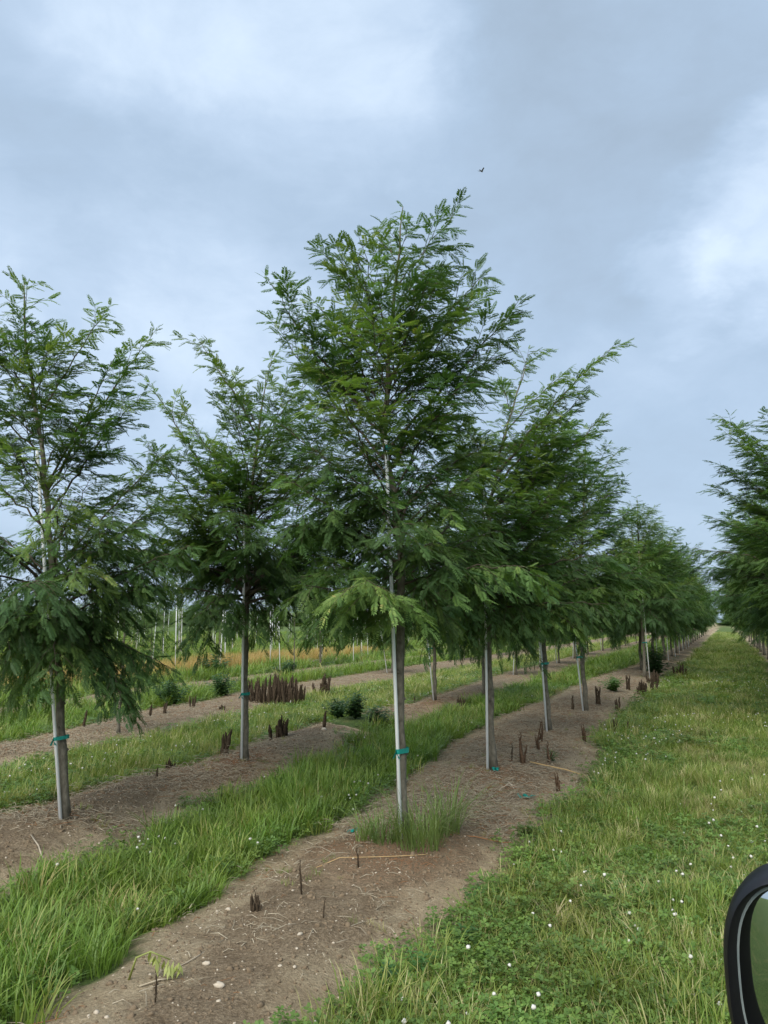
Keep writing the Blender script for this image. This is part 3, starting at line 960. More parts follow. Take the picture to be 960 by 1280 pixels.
def scatter(name, pts, rot, scl, idx, temps, label, cat):
    """one object of points that carries small clumps"""
    col = bpy.data.collections.new(name + '_clumps')
    for i, me in enumerate(temps):
        col.objects.link(bpy.data.objects.new('%s_%02d' % (name + '_clump', i), me))
    me = bpy.data.meshes.new(name)
    pts = np.asarray(pts, np.float32)
    me.vertices.add(len(pts)); me.vertices.foreach_set('co', pts.ravel())
    a = me.attributes.new('rot', 'FLOAT_VECTOR', 'POINT'); a.data.foreach_set('vector', np.asarray(rot, np.float32).ravel())
    a = me.attributes.new('scl', 'FLOAT_VECTOR', 'POINT'); a.data.foreach_set('vector', np.asarray(scl, np.float32).ravel())
    a = me.attributes.new('idx', 'INT', 'POINT'); a.data.foreach_set('value', np.asarray(idx, np.int32))
    o = link(name, me)
    ng = bpy.data.node_groups.new(name + '_scatter', 'GeometryNodeTree')
    ng.interface.new_socket('Geometry', in_out='INPUT', socket_type='NodeSocketGeometry')
    ng.interface.new_socket('Geometry', in_out='OUTPUT', socket_type='NodeSocketGeometry')
    gi = ng.nodes.new('NodeGroupInput'); go = ng.nodes.new('NodeGroupOutput')
    ip = ng.nodes.new('GeometryNodeInstanceOnPoints')
    ci = ng.nodes.new('GeometryNodeCollectionInfo')
    ci.inputs['Collection'].default_value = col
    ci.inputs['Separate Children'].default_value = True
    ci.inputs['Reset Children'].default_value = True
    ip.inputs['Pick Instance'].default_value = True

    def attr(nm, typ):
        n = ng.nodes.new('GeometryNodeInputNamedAttribute'); n.data_type = typ
        n.inputs['Name'].default_value = nm
        return n.outputs['Attribute']
    lk = ng.links.new
    lk(gi.outputs[0], ip.inputs['Points']); lk(ci.outputs[0], ip.inputs['Instance'])
    lk(attr('idx', 'INT'), ip.inputs['Instance Index'])
    er = ng.nodes.new('FunctionNodeEulerToRotation')
    lk(attr('rot', 'FLOAT_VECTOR'), er.inputs[0]); lk(er.outputs[0], ip.inputs['Rotation'])
    lk(attr('scl', 'FLOAT_VECTOR'), ip.inputs['Scale'])
    lk(ip.outputs[0], go.inputs[0])
    md = o.modifiers.new('scatter', 'NODES'); md.node_group = ng
    tag(o, label, cat, kind='stuff')
    return o


def blade(m, x, y, h, w, az, bend, r, mi=0):
    dx, dy = math.cos(az), math.sin(az)
    px, py = -dy, dx
    vs = []
    for i, t in enumerate((0, 0.4, 0.75, 1.0)):
        b = bend * h * t ** 1.9
        z = h * t * (1 - 0.28 * min(bend, 1.4) * t * t)
        ww = w * (1.0, 0.9, 0.6, 0.0)[i] * 0.5
        cx, cy = x + dx * b, y + dy * b
        if i < 3:
            vs += [(cx + px * ww, cy + py * ww, z), (cx - px * ww, cy - py * ww, z)]
        else:
            vs.append((cx, cy, z))
    m.add(vs, [(0, 1, 3, 2), (2, 3, 5, 4), (4, 5, 6)], mi)


def tuft(seed, n, rad, h0, h1, w0, w1, bend0, bend1, mat, lean=0.0):
    r = random.Random(seed)
    m = MB()
    for _ in range(n):
        a = r.uniform(0, 6.283); q = rad * math.sqrt(r.random())
        blade(m, math.cos(a) * q, math.sin(a) * q, r.uniform(h0, h1), r.uniform(w0, w1), a + r.gauss(0, 0.9), r.uniform(bend0, bend1), r)
    return m.mesh('tuft', mat)


LUSH = [tuft(100 + i, 16, 0.07, 0.13, 0.30, 0.005, 0.009, 0.1, 0.9, M['grass_lush']) for i in range(6)]
LANE = [tuft(200 + i, 18, 0.065, 0.05, 0.15, 0.003, 0.006, 0.2, 1.1, M['grass_lane']) for i in range(6)]
DRY = [tuft(300 + i, 22, 0.14, 0.25, 0.62, 0.006, 0.010, 0.1, 0.7, M['grass_dry']) for i in range(4)]


def clover_clump(seed):
    r = random.Random(seed); m = MB()
    for _ in range(16):
        a = r.uniform(0, 6.28); q = 0.075 * math.sqrt(r.random())
        x, y, z = math.cos(a) * q, math.sin(a) * q, r.uniform(0.03, 0.085)
        a0 = r.uniform(0, 6.28); s = r.uniform(0.010, 0.017)
        tx, ty = r.gauss(0, 0.25), r.gauss(0, 0.25)
        for k in range(3):
            b = a0 + k * 2.094
            pts = []
            for (u, v) in ((0, 0), (0.55, 0.42), (1.05, 0.30), (1.0, 0.0), (1.05, -0.30), (0.55, -0.42)):
                X = (math.cos(b) * u - math.sin(b) * v) * s; Y = (math.sin(b) * u + math.cos(b) * v) * s
                pts.append((x + X, y + Y, z + X * tx + Y * ty + 0.003 * u))
            m.add(pts, [(0, 1, 2, 3, 4, 5)])
        m.add([(x - 0.0007, y, 0), (x + 0.0007, y, 0), (x, y, z)], [(0, 1, 2)])
    return m.mesh('clover_clump', M['clover'])


def ball(m, c, r, rad_seed=0, seg=7, rings=5, squash=1.0, jag=0.0, mi=0):
    rr_ = random.Random(rad_seed)
    vs = [(c[0], c[1], c[2] - r * squash)]
    for i in range(1, rings):
        ph = -math.pi / 2 + math.pi * i / rings
        for k in range(seg):
            a = 2 * math.pi * (k + 0.5 * (i % 2)) / seg
            q = r * (1 + rr_.uniform(-jag, jag))
            vs.append((c[0] + q * math.cos(ph) * math.cos(a), c[1] + q * math.cos(ph) * math.sin(a), c[2] + q * math.sin(ph) * squash))
    vs.append((c[0], c[1], c[2] + r * squash))
    fs = [(0, 1 + (k + 1) % seg, 1 + k) for k in range(seg)]
    for i in range(rings - 2):
        for k in range(seg):
            a = 1 + i * seg + k; b = 1 + i * seg + (k + 1) % seg
            fs.append((a, b, b + seg, a + seg))
    l = len(vs) - 1; b0 = 1 + (rings - 2) * seg
    fs += [(b0 + k, b0 + (k + 1) % seg, l) for k in range(seg)]
    m.add(vs, fs, mi)


def flower_mesh(seed):
    r = random.Random(seed); m = MB()
    h = r.uniform(0.09, 0.15); x = r.uniform(-0.02, 0.02)
    m.tube([(0, 0, 0), (x * 0.5, 0, h * 0.6), (x, 0, h)], 0.0012, 4, mi=1)
    ball(m, (x, 0, h), 0.0105, seed, 8, 6, 0.85, 0.28)
    return m.mesh('flower', mats=[M['flower'], M['clover']])


CLOVER = [clover_clump(400 + i) for i in range(5)]
FLOWER = [flower_mesh(500 + i) for i in range(4)]


def pts_region(n, xf, yr, seed, power=1.0):
    r = np.random.default_rng(seed)
    y = yr[0] + (yr[1] - yr[0]) * r.random(n) ** power
    return r, y


def in_view(x, y, margin=0.06):
    return (np.abs(x) < y * (0.5 + margin) + 0.35)


def sample(density, y0, y1, xl, xr, seed, cond):
    """density(d) clumps per square metre falling with distance; only where cond holds and the camera can see"""
    r = np.random.default_rng(seed)
    X = []; Y = []
    y = y0
    while y < y1:
        step = max(0.25, y * 0.06)
        w0 = -(abs(y) + step) * 0.58 - 0.4; w1 = -w0
        lo, hi = max(w0, xl), min(w1, xr)
        if hi > lo:
            n = r.poisson(density(max(abs(y), 3.0)) * step * (hi - lo))
            xx = r.uniform(lo, hi, n); yy = r.uniform(y, y + step, n)
            X.append(xx); Y.append(yy)
        y += step
    X = np.concatenate(X); Y = np.concatenate(Y)
    k = cond(X, Y)
    return X[k], Y[k], r


def emit(name, X, Y, r, smin, smax, temps, label, cat, tilt=0.12, dist_scale=True, hz=None):
    n = len(X)
    d = np.hypot(X, Y)
    s = r.uniform(smin, smax, n)
    ws = np.where(dist_scale, np.clip(d / 9.0, 1.0, 5.0) ** 0.75, 1.0)
    hs = np.clip(d / 16.0, 1.0, 2.0) ** 0.35 if dist_scale else 1.0
    h = s * hs * (hz if hz is not None else 1.0)
    scl = np.stack([s * ws, s * ws, h], 1)
    rot = np.stack([r.normal(0, tilt, n), r.normal(0, tilt, n), r.uniform(0, 6.283, n)], 1)
    P = np.stack([X, Y, gz(X, Y) - 0.006], 1)
    return scatter(name, P, rot, scl, r.integers(0, len(temps), n), temps, label, cat)


def lane_zone(x, y):
    return (x > A_R(y) - 0.4) & (x < Z_L(y) + 0.2)


def patch(x, y, sc, off=0.0):
    return vnoise(x + off, y + off * 0.7, sc)


ragged = lambda x, y: soil_sd(x, y) + vnoise(x, y, 0.12) * 0.16
# tall lush grass between the first two rows, and beyond
X, Y, r_ = sample(lambda d: 210 * min(1, (5.5 / d) ** 1.35), 2.6, 75, -60, 30, 1, lambda x, y: (ragged(x, y) < -0.02) & (x < A_L(y) + 0.3) & (x > B_R(y) - 0.3))
emit('lush_grass', X, Y, r_, 0.65, 1.15, LUSH, 'tall bright green grass between the first two tree strips', 'grass', hz=0.85 + 0.6 * patch(X, Y, 0.8))
# shorter clover-rich sward between second and third rows
X, Y, r_ = sample(lambda d: 210 * min(1, (6.5 / d) ** 1.35), 5, 75, -60, 40, 2, lambda x, y: (ragged(x, y) < -0.02) & (x < B_L(y) + 0.3) & (x > C_R(y) - 0.3))
emit('short_grass', X, Y, r_, 0.8, 1.35, LANE, 'shorter green grass between the second and third tree strips', 'grass', hz=1.25 + 0.6 * patch(X, Y, 1.0, 4))
# everything beyond the third row
X, Y, r_ = sample(lambda d: 150 * min(1, (8.0 / d) ** 1.45), 9, 110, -90, 60, 3, lambda x, y: (ragged(x, y) < 0.0) & (x < C_L(y) + 0.3) & (patch(x, y, 2.5, 11) > -0.42))
emit('field_grass', X, Y, r_, 0.7, 1.35, LUSH[:4] + LANE[:3], 'mixed green grass across the field beyond the third strip', 'grass', hz=1.0 + 1.0 * patch(X, Y, 1.6, 2))
# the mown lane
X, Y, r_ = sample(lambda d: 330 * min(1, (5.0 / d) ** 1.30), -12, 110, -8, 60, 4, lambda x, y: (ragged(x, y) < 0.0) & ((x > A_R(y) - 0.4) | (y < 1.6)))
emit('lane_grass', X, Y, r_, 0.75, 1.35, LANE, 'mown lane grass with dry blades right of the tree row', 'grass', hz=1.0 + 0.9 * patch(X, Y, 0.6, 6))
# taller bright tussocks in the lane
X, Y, r_ = sample(lambda d: 28 * min(1, (6 / d) ** 1.2), 2.6, 60, -4, 40, 5, lambda x, y: (soil_sd(x, y) < -0.15) & (x > A_R(y)) & (patch(x, y, 0.7, 3) > 0.12))
emit('tussock_grass', X, Y, r_, 0.5, 0.8, LUSH, 'longer green tussocks scattered over the lane', 'grass')
# worn, dry wheel tracks of the lane
LANE_DRY = [tuft(250 + i, 18, 0.065, 0.04, 0.11, 0.003, 0.005, 0.3, 1.2, M['grass_dry_lane']) for i in range(3)]
X, Y, r_ = sample(lambda d: 150 * min(1, (6.0 / d) ** 1.3), 5, 70, -4, 40, 15, lambda x, y: (soil_sd(x, y) < -0.3) & (x > A_R(y)) & (x < Z_L(y)) & (patch(x, y, 1.1, 21) + 0.35 * patch(x, y, 0.3, 5) + 0.35 * np.exp(-((x - A_R(y) - 1.3) / 0.35) ** 2) > 0.24))
emit('worn_grass', X, Y, r_, 0.75, 1.25, LANE_DRY, 'pale dry worn grass along the wheel tracks of the lane', 'grass')
# clover
X, Y, r_ = sample(lambda d: 170 * min(1, (4.5 / d) ** 1.3), 2.6, 30, -30, 20, 6, lambda x, y: (ragged(x, y) < 0.10) & (((x > A_R(y) - 0.5) & ((patch(x, y, 0.8, 8) > -0.02) | (soil_sd(x, y) > -0.45))) | ((x < A_L(y)) & (soil_sd(x, y) > -0.16)) | ((x < B_L(y)) & (x > C_R(y)) & (patch(x, y, 0.9, 1) > 0.05))))
emit('clover', X, Y, r_, 0.8, 1.5, CLOVER, 'low clover leaves along the edge of the lane', 'clover')
X, Y, r_ = sample(lambda d: 15 * min(1, (6 / d) ** 0.5), 2.6, 26, -30, 20, 7, lambda x, y: (ragged(x, y) < 0.05) & (((x > A_R(y) - 0.5) & (patch(x, y, 0.9, 8) > -0.12)) | ((x < A_L(y)) & (x > B_R(y)) & (soil_sd(x, y) > -0.25) & (patch(x, y, .6, 2) > 0)) | ((x < B_L(y)) & (x > C_R(y)) & (patch(x, y, 0.9, 1) > 0.0))))
emit('clover_flower', X, Y, r_, 0.6, 1.05, FLOWER, 'white clover flower heads dotted through the grass', 'flower', dist_scale=False)
# dry tawny grass beyond the third row
DRYLINE = np.array([(-9.3, 17.0), (-8.0, 21.0), (-7.2, 26.0), (-6.0, 30.0), (-3.6, 35.0), (-1.4, 40.0)])


def dry_d(x, y):
    return np.abs(x - np.interp(y, DRYLINE[:, 1], DRYLINE[:, 0]))


X, Y, r_ = sample(lambda d: 34, 16.5, 41, -14, 3, 8, lambda x, y: (dry_d(x, y) < 1.3 + patch(x, y, 1.5) * 1.6) & (patch(x, y, 2.2, 5) > -0.3))
emit('dry_grass', X, Y, r_, 0.65, 1.1, DRY, 'tawny dry grass patches beyond the third tree strip', 'dry grass', dist_scale=False)
# stray blades on the soil of the main strip
X, Y, r_ = sample(lambda d: 26 * min(1, (6 / d)), 2.6, 24, -5, 12, 9, lambda x, y: (soil_sd(x, y) > 0.0) & (patch(x, y, 0.45, 9) > 0.22))
emit('stray_grass', X, Y, r_, 0.25, 0.6, LANE, 'sparse green sprigs coming up on the bare soil', 'grass', dist_scale=False)

# straw, pebbles and clods
def straw_mesh(seed, k, mat, l0, l1, w):
    r = random.Random(seed); m = MB()
    for _ in range(k):
        x, y = r.gauss(0, 0.12), r.gauss(0, 0.12); a = r.uniform(0, 6.28); L_ = l0 + (l1 - l0) * r.random() ** 2
        c = r.uniform(-0.12, 0.12)
        p = [(x, y, 0.003), (x + math.cos(a) * L_ * 0.5, y + math.sin(a) * L_ * 0.5, r.uniform(0.004, 0.018)), (x + math.cos(a + c) * L_, y + math.sin(a + c) * L_, 0.004)]
        m.tube(p, [w, w, w * 0.6], 3, cap=False)
    return m.mesh('straw', mat)


STRAW = [straw_mesh(600 + i, 7, M['straw'], 0.03, 0.14, 0.0019) for i in range(5)] + [straw_mesh(650, 5, M['straw_red'], 0.04, 0.14, 0.0015)]
X, Y, r_ = sample(lambda d: 330 * min(1, (6.5 / d) ** 0.9), 2.6, 30, -8, 14, 12, lambda x, y: (soil_sd(x, y) > 0.0) & (patch(x, y, 0.6, 7) > -0.22) & ((y > 6.3) | (vnoise(x, y, 0.013) > 0.34)))
emit('straw_litter', X, Y, r_, 0.7, 1.5, STRAW, 'dry straw and stem litter lying on the bare soil', 'straw', dist_scale=False, tilt=0.05)


def rock_mesh(seed, mat, jag=0.25, squash=0.6, seg=8, rings=6):
    m = MB(); ball(m, (0, 0, 0), 1.0, seed, seg, rings, squash, jag)
    return m.mesh('stone', mat, smooth=True)


PEB = [rock_mesh(700 + i, M['stone']) for i in range(4)]
CLOD = [rock_mesh(720 + i, M['clod'], 0.35, 0.7, 6, 5) for i in range(4)]
X, Y, r_ = sample(lambda d: 95 * min(1, (5 / d)), 2.6, 12, -5, 8, 13, lambda x, y: (soil_sd(x, y) > 0.02))
n = len(X); s = np.exp(r_.normal(-5.45, 0.42, n))
scatter('pebble', np.stack([X, Y, gz(X, Y)], 1), r_.uniform(0, 6.28, (n, 3)) * [0, 0, 1], np.stack([s, s * 0.85, s], 1), r_.integers(0, 4, n), PEB, 'tiny pale pebbles strewn over the bare soil', 'pebble')
X, Y, r_ = sample(lambda d: 330 * min(1, (5 / d)), 2.6, 14, -5, 8, 14, lambda x, y: (soil_sd(x, y) > 0.05))
n = len(X); s = np.exp(r_.normal(-5.0, 0.45, n))
scatter('soil_crumb', np.stack([X, Y, gz(X, Y)], 1), r_.uniform(0, 6.28, (n, 3)) * [0.2, 0.2, 1], np.stack([s, s, s], 1), r_.integers(0, 4, n), CLOD, 'small crumbs of brown earth on the tree strips', 'soil')

# ------------------------------------------------------------------ single stones
for k, (x, y, s, lab) in enumerate([(-0.85, 3.94, 0.017, 'largest pale stone on the bare soil in front of the middle tree'), (-0.96, 4.70, 0.011, 'smaller of a touching pair of tan stones'), (-0.90, 4.72, 0.015, 'larger of a touching pair of tan stones'),
                                    (-0.43, 4.20, 0.014, 'white angular stone on dark soil near a short dead stub'), (-0.43, 4.06, 0.009, 'small white stone just below the angular one'), (-0.49, 3.88, 0.010, 'one of two small pale stones close together'),
                                    (-0.42, 3.87, 0.010, 'one of two small pale stones close together'), (-0.74, 3.71, 0.024, 'half-buried straw-coloured stone in the bare soil'), (-1.19, 4.76, 0.009, 'pale stone beside the lush grass edge'), (-0.84, 11.06, 0.04, 'pale stone at the foot of the soil mound')]):
    o = link('stone', PEB[k % 4])
    o.location = (x, y, gz1(x, y) + s * 0.2); o.scale = (s * 1.15, s * 0.9, s); o.rotation_euler = (0, 0, k * 1.3)
    tag(o, lab, 'stone', 'small pale stones close together' if 'one of two' in lab else None)

# ------------------------------------------------------------------ dead stalks


def stalk_mesh(seed, n, spread, h0, h1, mat, w=0.021):
    """a clump of dead, shaggy upright seed stalks"""
    r = random.Random(seed); m = MB()
    for i in range(n):
        a = r.uniform(0, 6.28); q = spread * math.sqrt(r.random()) if n > 1 else 0
        x, y = math.cos(a) * q, math.sin(a) * q
        h = r.uniform(h0, h1) * (1 - 0.35 * (q / (spread + 1e-6)) ** 2 if n > 3 else 1)
        tx, ty = r.gauss(0, 0.11), r.gauss(0, 0.11)
        zz = [0, 0.25, 0.5, 0.75, 0.92, 1.0]
        rad = [w * 0.9 * r.uniform(0.8, 1.2), w * 1.0 * r.uniform(0.7, 1.3), w * r.uniform(0.7, 1.2), w * 0.75 * r.uniform(0.7, 1.2), w * 0.45, w * 0.1]
        m.tube([(x + tx * h * t + r.gauss(0, 0.004), y + ty * h * t + r.gauss(0, 0.004), h * t - (0.03 if t == 0 else 0)) for t in zz], rad, 6)
        for _ in range(int(16 + h * 110)):
            t = r.uniform(0.1, 1.0); b = r.uniform(0, 6.28); L_ = r.uniform(0.015, 0.055)
            bx, by, bz = x + tx * h * t, y + ty * h * t, h * t
            ca, sa = math.cos(b), math.sin(b); rr2 = w * 0.8
            wz = r.uniform(-0.9, 0.9)
            m.add([(bx + ca * rr2 - sa * 0.004, by + sa * rr2 + ca * 0.004, bz), (bx + ca * rr2 + sa * 0.004, by + sa * rr2 - ca * 0.004, bz), (bx + ca * (rr2 + L_ * 0.6), by + sa * (rr2 + L_ * 0.6), bz + L_ * wz)], [(0, 1, 2)])
    return m.mesh('dead_stalk', mat)


STK = {'one': [stalk_mesh(800 + i, 1, 0.0, 0.20, 0.24, M['dead']) for i in range(3)], 'thin': [stalk_mesh(805 + i, 1, 0.0, 0.20, 0.24, M['dead'], 0.007) for i in range(2)],
       'two': [stalk_mesh(810 + i, 3, 0.05, 0.18, 0.30, M['dead']) for i in range(3)], 'red': [stalk_mesh(820 + i, 4, 0.06, 0.18, 0.36, M['dead_red'], 0.013) for i in range(3)],
       'clump': [stalk_mesh(830 + i, 16, 0.12, 0.14, 0.36, M['dead'], 0.022) for i in range(2)], 'big': [stalk_mesh(840, 150, 0.60, 0.16, 0.66, M['dead'], 0.026)]}
STALKS = [(-1.94, 9.82, 'two', 1.25, 'pair of dark dead stalks beside the rusty mulch at the dark trunk'), (-1.42, 10.72, 'clump', 0.95, 'pointed cone of dead stalks on the mound edge past the dark trunk'), (-0.89, 11.81, 'one', 1.1, 'lone dark dead stalk on the soil mound'),
          (-2.31, 8.61, 'clump', 0.40, 'low broken stubs on the strip left of the dark trunk'), (-2.29, 8.03, 'one', 0.55, 'short dead stub in the litter nearest the left white stake'),
          (-4.05, 13.68, 'one', 0.95, 'single dark stalk right of the sapling'), (-3.86, 13.95, 'two', 0.75, 'stubby stalk group second from the sapling'), (-3.62, 14.86, 'two', 0.85, 'stubby stalk group third from the sapling'), (-3.0, 14.6, 'clump', 0.42, 'flattened dead stalk heap under the green weeds'), (-4.64, 12.23, 'one', 1.15, 'dark stalk against the grass left of the sapling'),
          (-0.49, 4.84, 'thin', 0.80, 'thin twisted dead stalk on the bare soil before the middle tree'), (-0.72, 4.58, 'clump', 0.28, 'ragged little grey stub clump on the bare soil'), (-0.33, 4.45, 'thin', 0.48, 'short thin stub near the white angular stone'), (-0.17, 5.38, 'thin', 0.72, 'thin upright stub crossed by the dry stem'), (-0.98, 3.56, 'thin', 0.5, 'low grey stub near the lower stones'),
          (1.56, 9.06, 'red', 1.15, 'tallest rusty stalk clump behind the teal scrap'), (1.93, 10.1, 'red', 0.75, 'small rusty stalk clump behind the tallest one'), (2.12, 10.72, 'red', 0.85, 'rusty stalk clump at the foot of the third trunk'), (1.90, 9.2, 'red', 0.80, 'rusty stalks with green shoots beside the tallest clump'), (1.72, 8.03, 'red', 0.72, 'stalk clump at the end of the broken reddish stem'), (1.47, 9.15, 'thin', 0.95, 'slim stalk just left of the tallest rusty clump'),
          (1.42, 6.8, 'thin', 0.75, 'slim black stub at the clover edge'), (2.76, 11.06, 'red', 0.85, 'pair of rusty stalks on the litter past the third trunk'), (3.50, 11.98, 'two', 0.75, 'dark stalk at the lane edge'), (3.68, 11.98, 'one', 0.9, 'taller dark stalk right at the lane edge'),
          (3.42, 14.3, 'one', 1.2, 'dark stalk left of the fourth trunk'), (4.10, 15.1, 'two', 1.25, 'tall dark stalks right of the fourth trunk'), (4.35, 14.6, 'two', 0.9, 'shorter dark stalks right of the fourth trunk'), (1.54, 15.5, 'clump', 0.85, 'dark stalk clump on the second row mound'), (0.62, 16.2, 'one', 0.7, 'small dark stalk at the grass edge behind the mulch mound'),
          (-2.25, 16.1, 'big', 1.0, 'wide waist-high thicket of dark dead stalks'), (-1.40, 17.9, 'clump', 1.5, 'pointed brown stalk clump next to the wide thicket'), (2.22, 17.0, 'one', 1.0, 'dark stalk at the foot of the thin brown trunk'),
          (5.85, 17.8, 'clump', 1.1, 'dark stalk clump on the lane-side row mound'), (6.35, 18.5, 'two', 1.4, 'tall dark stalks below the stake on the lane side'), (5.65, 18.2, 'two', 1.2, 'dark stalks on the inner side of the lane-side mound'), (9.0, 23.8, 'clump', 1.5, 'dark stalk heap far along the lane-side row'), (7.1, 20.7, 'clump', 1.2, 'dark stalks half hidden in the far lane-side litter')]
for k, (x, y, kd, s, lab) in enumerate(STALKS):
    me = STK[kd][k % len(STK[kd])]
    o = link('dead_stalk', me)
    o.location = (x, y, gz1(x, y)); o.scale = (s, s, s * (0.92 + 0.05 * (k % 4))); o.rotation_euler = (0, 0, k * 2.1)
    tag(o, lab, 'dead stalk', 'dead stalks on the tree strips')

# ------------------------------------------------------------------ grass clumps, weeds, scraps
def big_clump(seed, n, rad, h0, h1, mat):
    return tuft(seed, n, rad, h0, h1, 0.0045, 0.009, 0.2, 1.5, mat)


gm = leafmat('clump_grass', [(0.0, (0.13, 0.20, 0.06)), (1.0, (0.21, 0.28, 0.09))], 0.35, 0.45)
for k, (x, y, n, rad, h0, h1, lab) in enumerate([(0.26, 5.80, 190, 0.17, 0.20, 0.52, 'arching grass clump right in front of the middle trunk'), (0.0, 5.88, 80, 0.10, 0.14, 0.36, 'grass clump left of the white stake at the middle trunk'), (-0.14, 6.0, 60, 0.09, 0.14, 0.32, 'smaller grass clump farther left of the middle stake'), (0.50, 6.15, 80, 0.08, 0.24, 0.58, 'upright grass clump behind the arching one'), (0.38, 6.02, 50, 0.12, 0.15, 0.36, 'loose grass clump between arching and upright ones')]):
    o = link('grass_clump', big_clump(900 + k, n, rad, h0, h1, gm))
    o.location = (x, y, gz1(x, y) - 0.01)
    tag(o, lab, 'grass clump')


def leafy_weed(seed, h, n_st, leaves, ll, lw, mat):
    r = random.Random(seed); m = MB()
    for s_ in range(n_st):
        a = r.uniform(0, 6.28); sp = r.uniform(0.05, 0.75) * (n_st > 1)
        hh = h * r.uniform(0.7, 1.0)
        hh *= 1.1 - 0.45 * sp; top = (math.cos(a) * sp * h * 1.1, math.sin(a) * sp * h * 1.1, hh)
        m.tube([(0, 0, 0), (top[0] * 0.4, top[1] * 0.4, hh * 0.55), top], [0.0035, 0.0028, 0.0015], 4)
        for i in range(leaves):
            t = 0.12 + 0.88 * (i + 0.5) / leaves
            p = (top[0] * t, top[1] * t, hh * t)
            b = i * 2.4 + r.uniform(-0.4, 0.4); L_ = ll * r.uniform(0.7, 1.1) * (1.15 - 0.5 * t); up = r.uniform(0.1, 0.6)
            d = Vector((math.cos(b), math.sin(b), up)).normalized(); sd = Vector((-math.sin(b), math.cos(b), 0)) * lw * 0.5
            P0 = Vector(p); pm = P0 + d * L_ * 0.5; pe = P0 + d * L_ + Vector((0, 0, -L_ * 0.3))
            m.add([P0, pm + sd, pe, pm - sd], [(0, 1, 2, 3)])
    return m.mesh('leafy_weed', mat)


for k, (x, y, h, st, lv, ll, lw, mt, lab) in enumerate([
        (0.0, 3.80, 0.16, 5, 16, 0.06, 0.022, 'weed', 'leafy upright weed at the soil corner of the lane edge'), (0.16, 3.92, 0.18, 4, 18, 0.055, 0.018, 'weed', 'narrow-leaved weed second along the lane edge'), (0.40, 4.37, 0.15, 4, 16, 0.06, 0.018, 'weed', 'light green weed sprig beside dead grass at the lane edge'), (0.55, 4.95, 0.15, 5, 14, 0.05, 0.022, 'weed', 'small weed where soil meets clover'),
        (1.13, 6.32, 0.16, 9, 12, 0.05, 0.03, 'clover', 'round clover clump standing out on the bare soil'), (-0.45, 12.5, 0.42, 26, 22, 0.11, 0.05, 'bushweed', 'dark leafy weed bush between soil mound and stake row'), (-0.10, 12.2, 0.34, 20, 20, 0.10, 0.05, 'bushweed', 'lower dark weed bush nearest the middle trunk'), (-0.75, 12.9, 0.36, 18, 20, 0.10, 0.05, 'bushweed', 'dark weed bush on the far side of the mound'),
        (-6.35, 14.6, 0.85, 9, 30, 0.24, 0.05, 'weed', 'tall dark weed with long upright leaves in the green grass'), (-4.3, 15.8, 0.60, 26, 24, 0.14, 0.06, 'bushweed', 'grey-green bushy weed behind the sapling trunk'), (-3.6, 17.4, 0.55, 24, 22, 0.14, 0.06, 'bushweed', 'second grey-green bushy weed behind the sapling'), (-5.2, 24.0, 0.8, 24, 22, 0.20, 0.09, 'bushweed', 'dark round weed before the tawny dry grass'), (-2.9, 23.5, 0.6, 22, 22, 0.16, 0.08, 'bushweed', 'dark weed beside the bare stake behind the thicket'),
        (1.93, 9.25, 0.16, 5, 10, 0.06, 0.02, 'weed', 'green shoots growing among rusty stalks'), (5.1, 17.6, 0.4, 18, 18, 0.12, 0.05, 'weed', 'green weed beside the lane-side mound'), (8.1, 23.4, 0.9, 24, 24, 0.2, 0.09, 'bushweed', 'dark bush at the base of the lane-side trunk')]):
    o = link('leafy_weed', leafy_weed(950 + k, h, st, lv, ll, lw, M[mt]))
    o.location = (x, y, gz1(x, y) - 0.005)
    tag(o, lab, 'weed')

# wilted yellow-green plant bent over on the soil
w = MB()
w.tube([(0, 0, 0), (0.02, 0, 0.07), (0.06, 0.01, 0.085), (0.12, 0.02, 0.055)], [0.004, 0.0035, 0.003, 0.002], 5)
r = random.Random(3)
for i in range(26):
    t = r.random(); p = Vector((0.05 + 0.11 * t, r.uniform(-0.01, 0.03), 0.085 - 0.05 * t))
    b = r.uniform(0, 6.28); L_ = r.uniform(0.03, 0.065); sd = Vector((-math.sin(b), math.cos(b), 0)) * 0.006
    e = p + Vector((math.cos(b) * 0.4, math.sin(b) * 0.4, -0.8)) * L_
    e.z = max(e.z, 0.004)
    w.add([p, (p + e) / 2 + sd, e, (p + e) / 2 - sd], [(0, 1, 2, 3)])
o = link('wilted_weed', w.mesh('wilted_weed', M['wilt'])); o.location = (-1.17, 3.79, gz1(-1.17, 3.79)); o.scale = (1.5, 1.5, 1.35)
tag(o, 'wilted yellow-green weed bent over on the bare soil', 'weed')


def dry_stem(name, pts, rad, mat, label):
    m = MB(); P_ = [(x, y, gz1(x, y) + rad + dz) for (x, y, dz) in pts]
    m.tube(P_, [rad] * (len(P_) - 1) + [rad * 0.5], 5)
    c = P_[0]
    m.v = [(v[0] - c[0], v[1] - c[1], v[2] - c[2]) for v in m.v]
    o = link(name, m.mesh(name, M[mat], smooth=True)); o.location = c
    tag(o, label, 'stem')


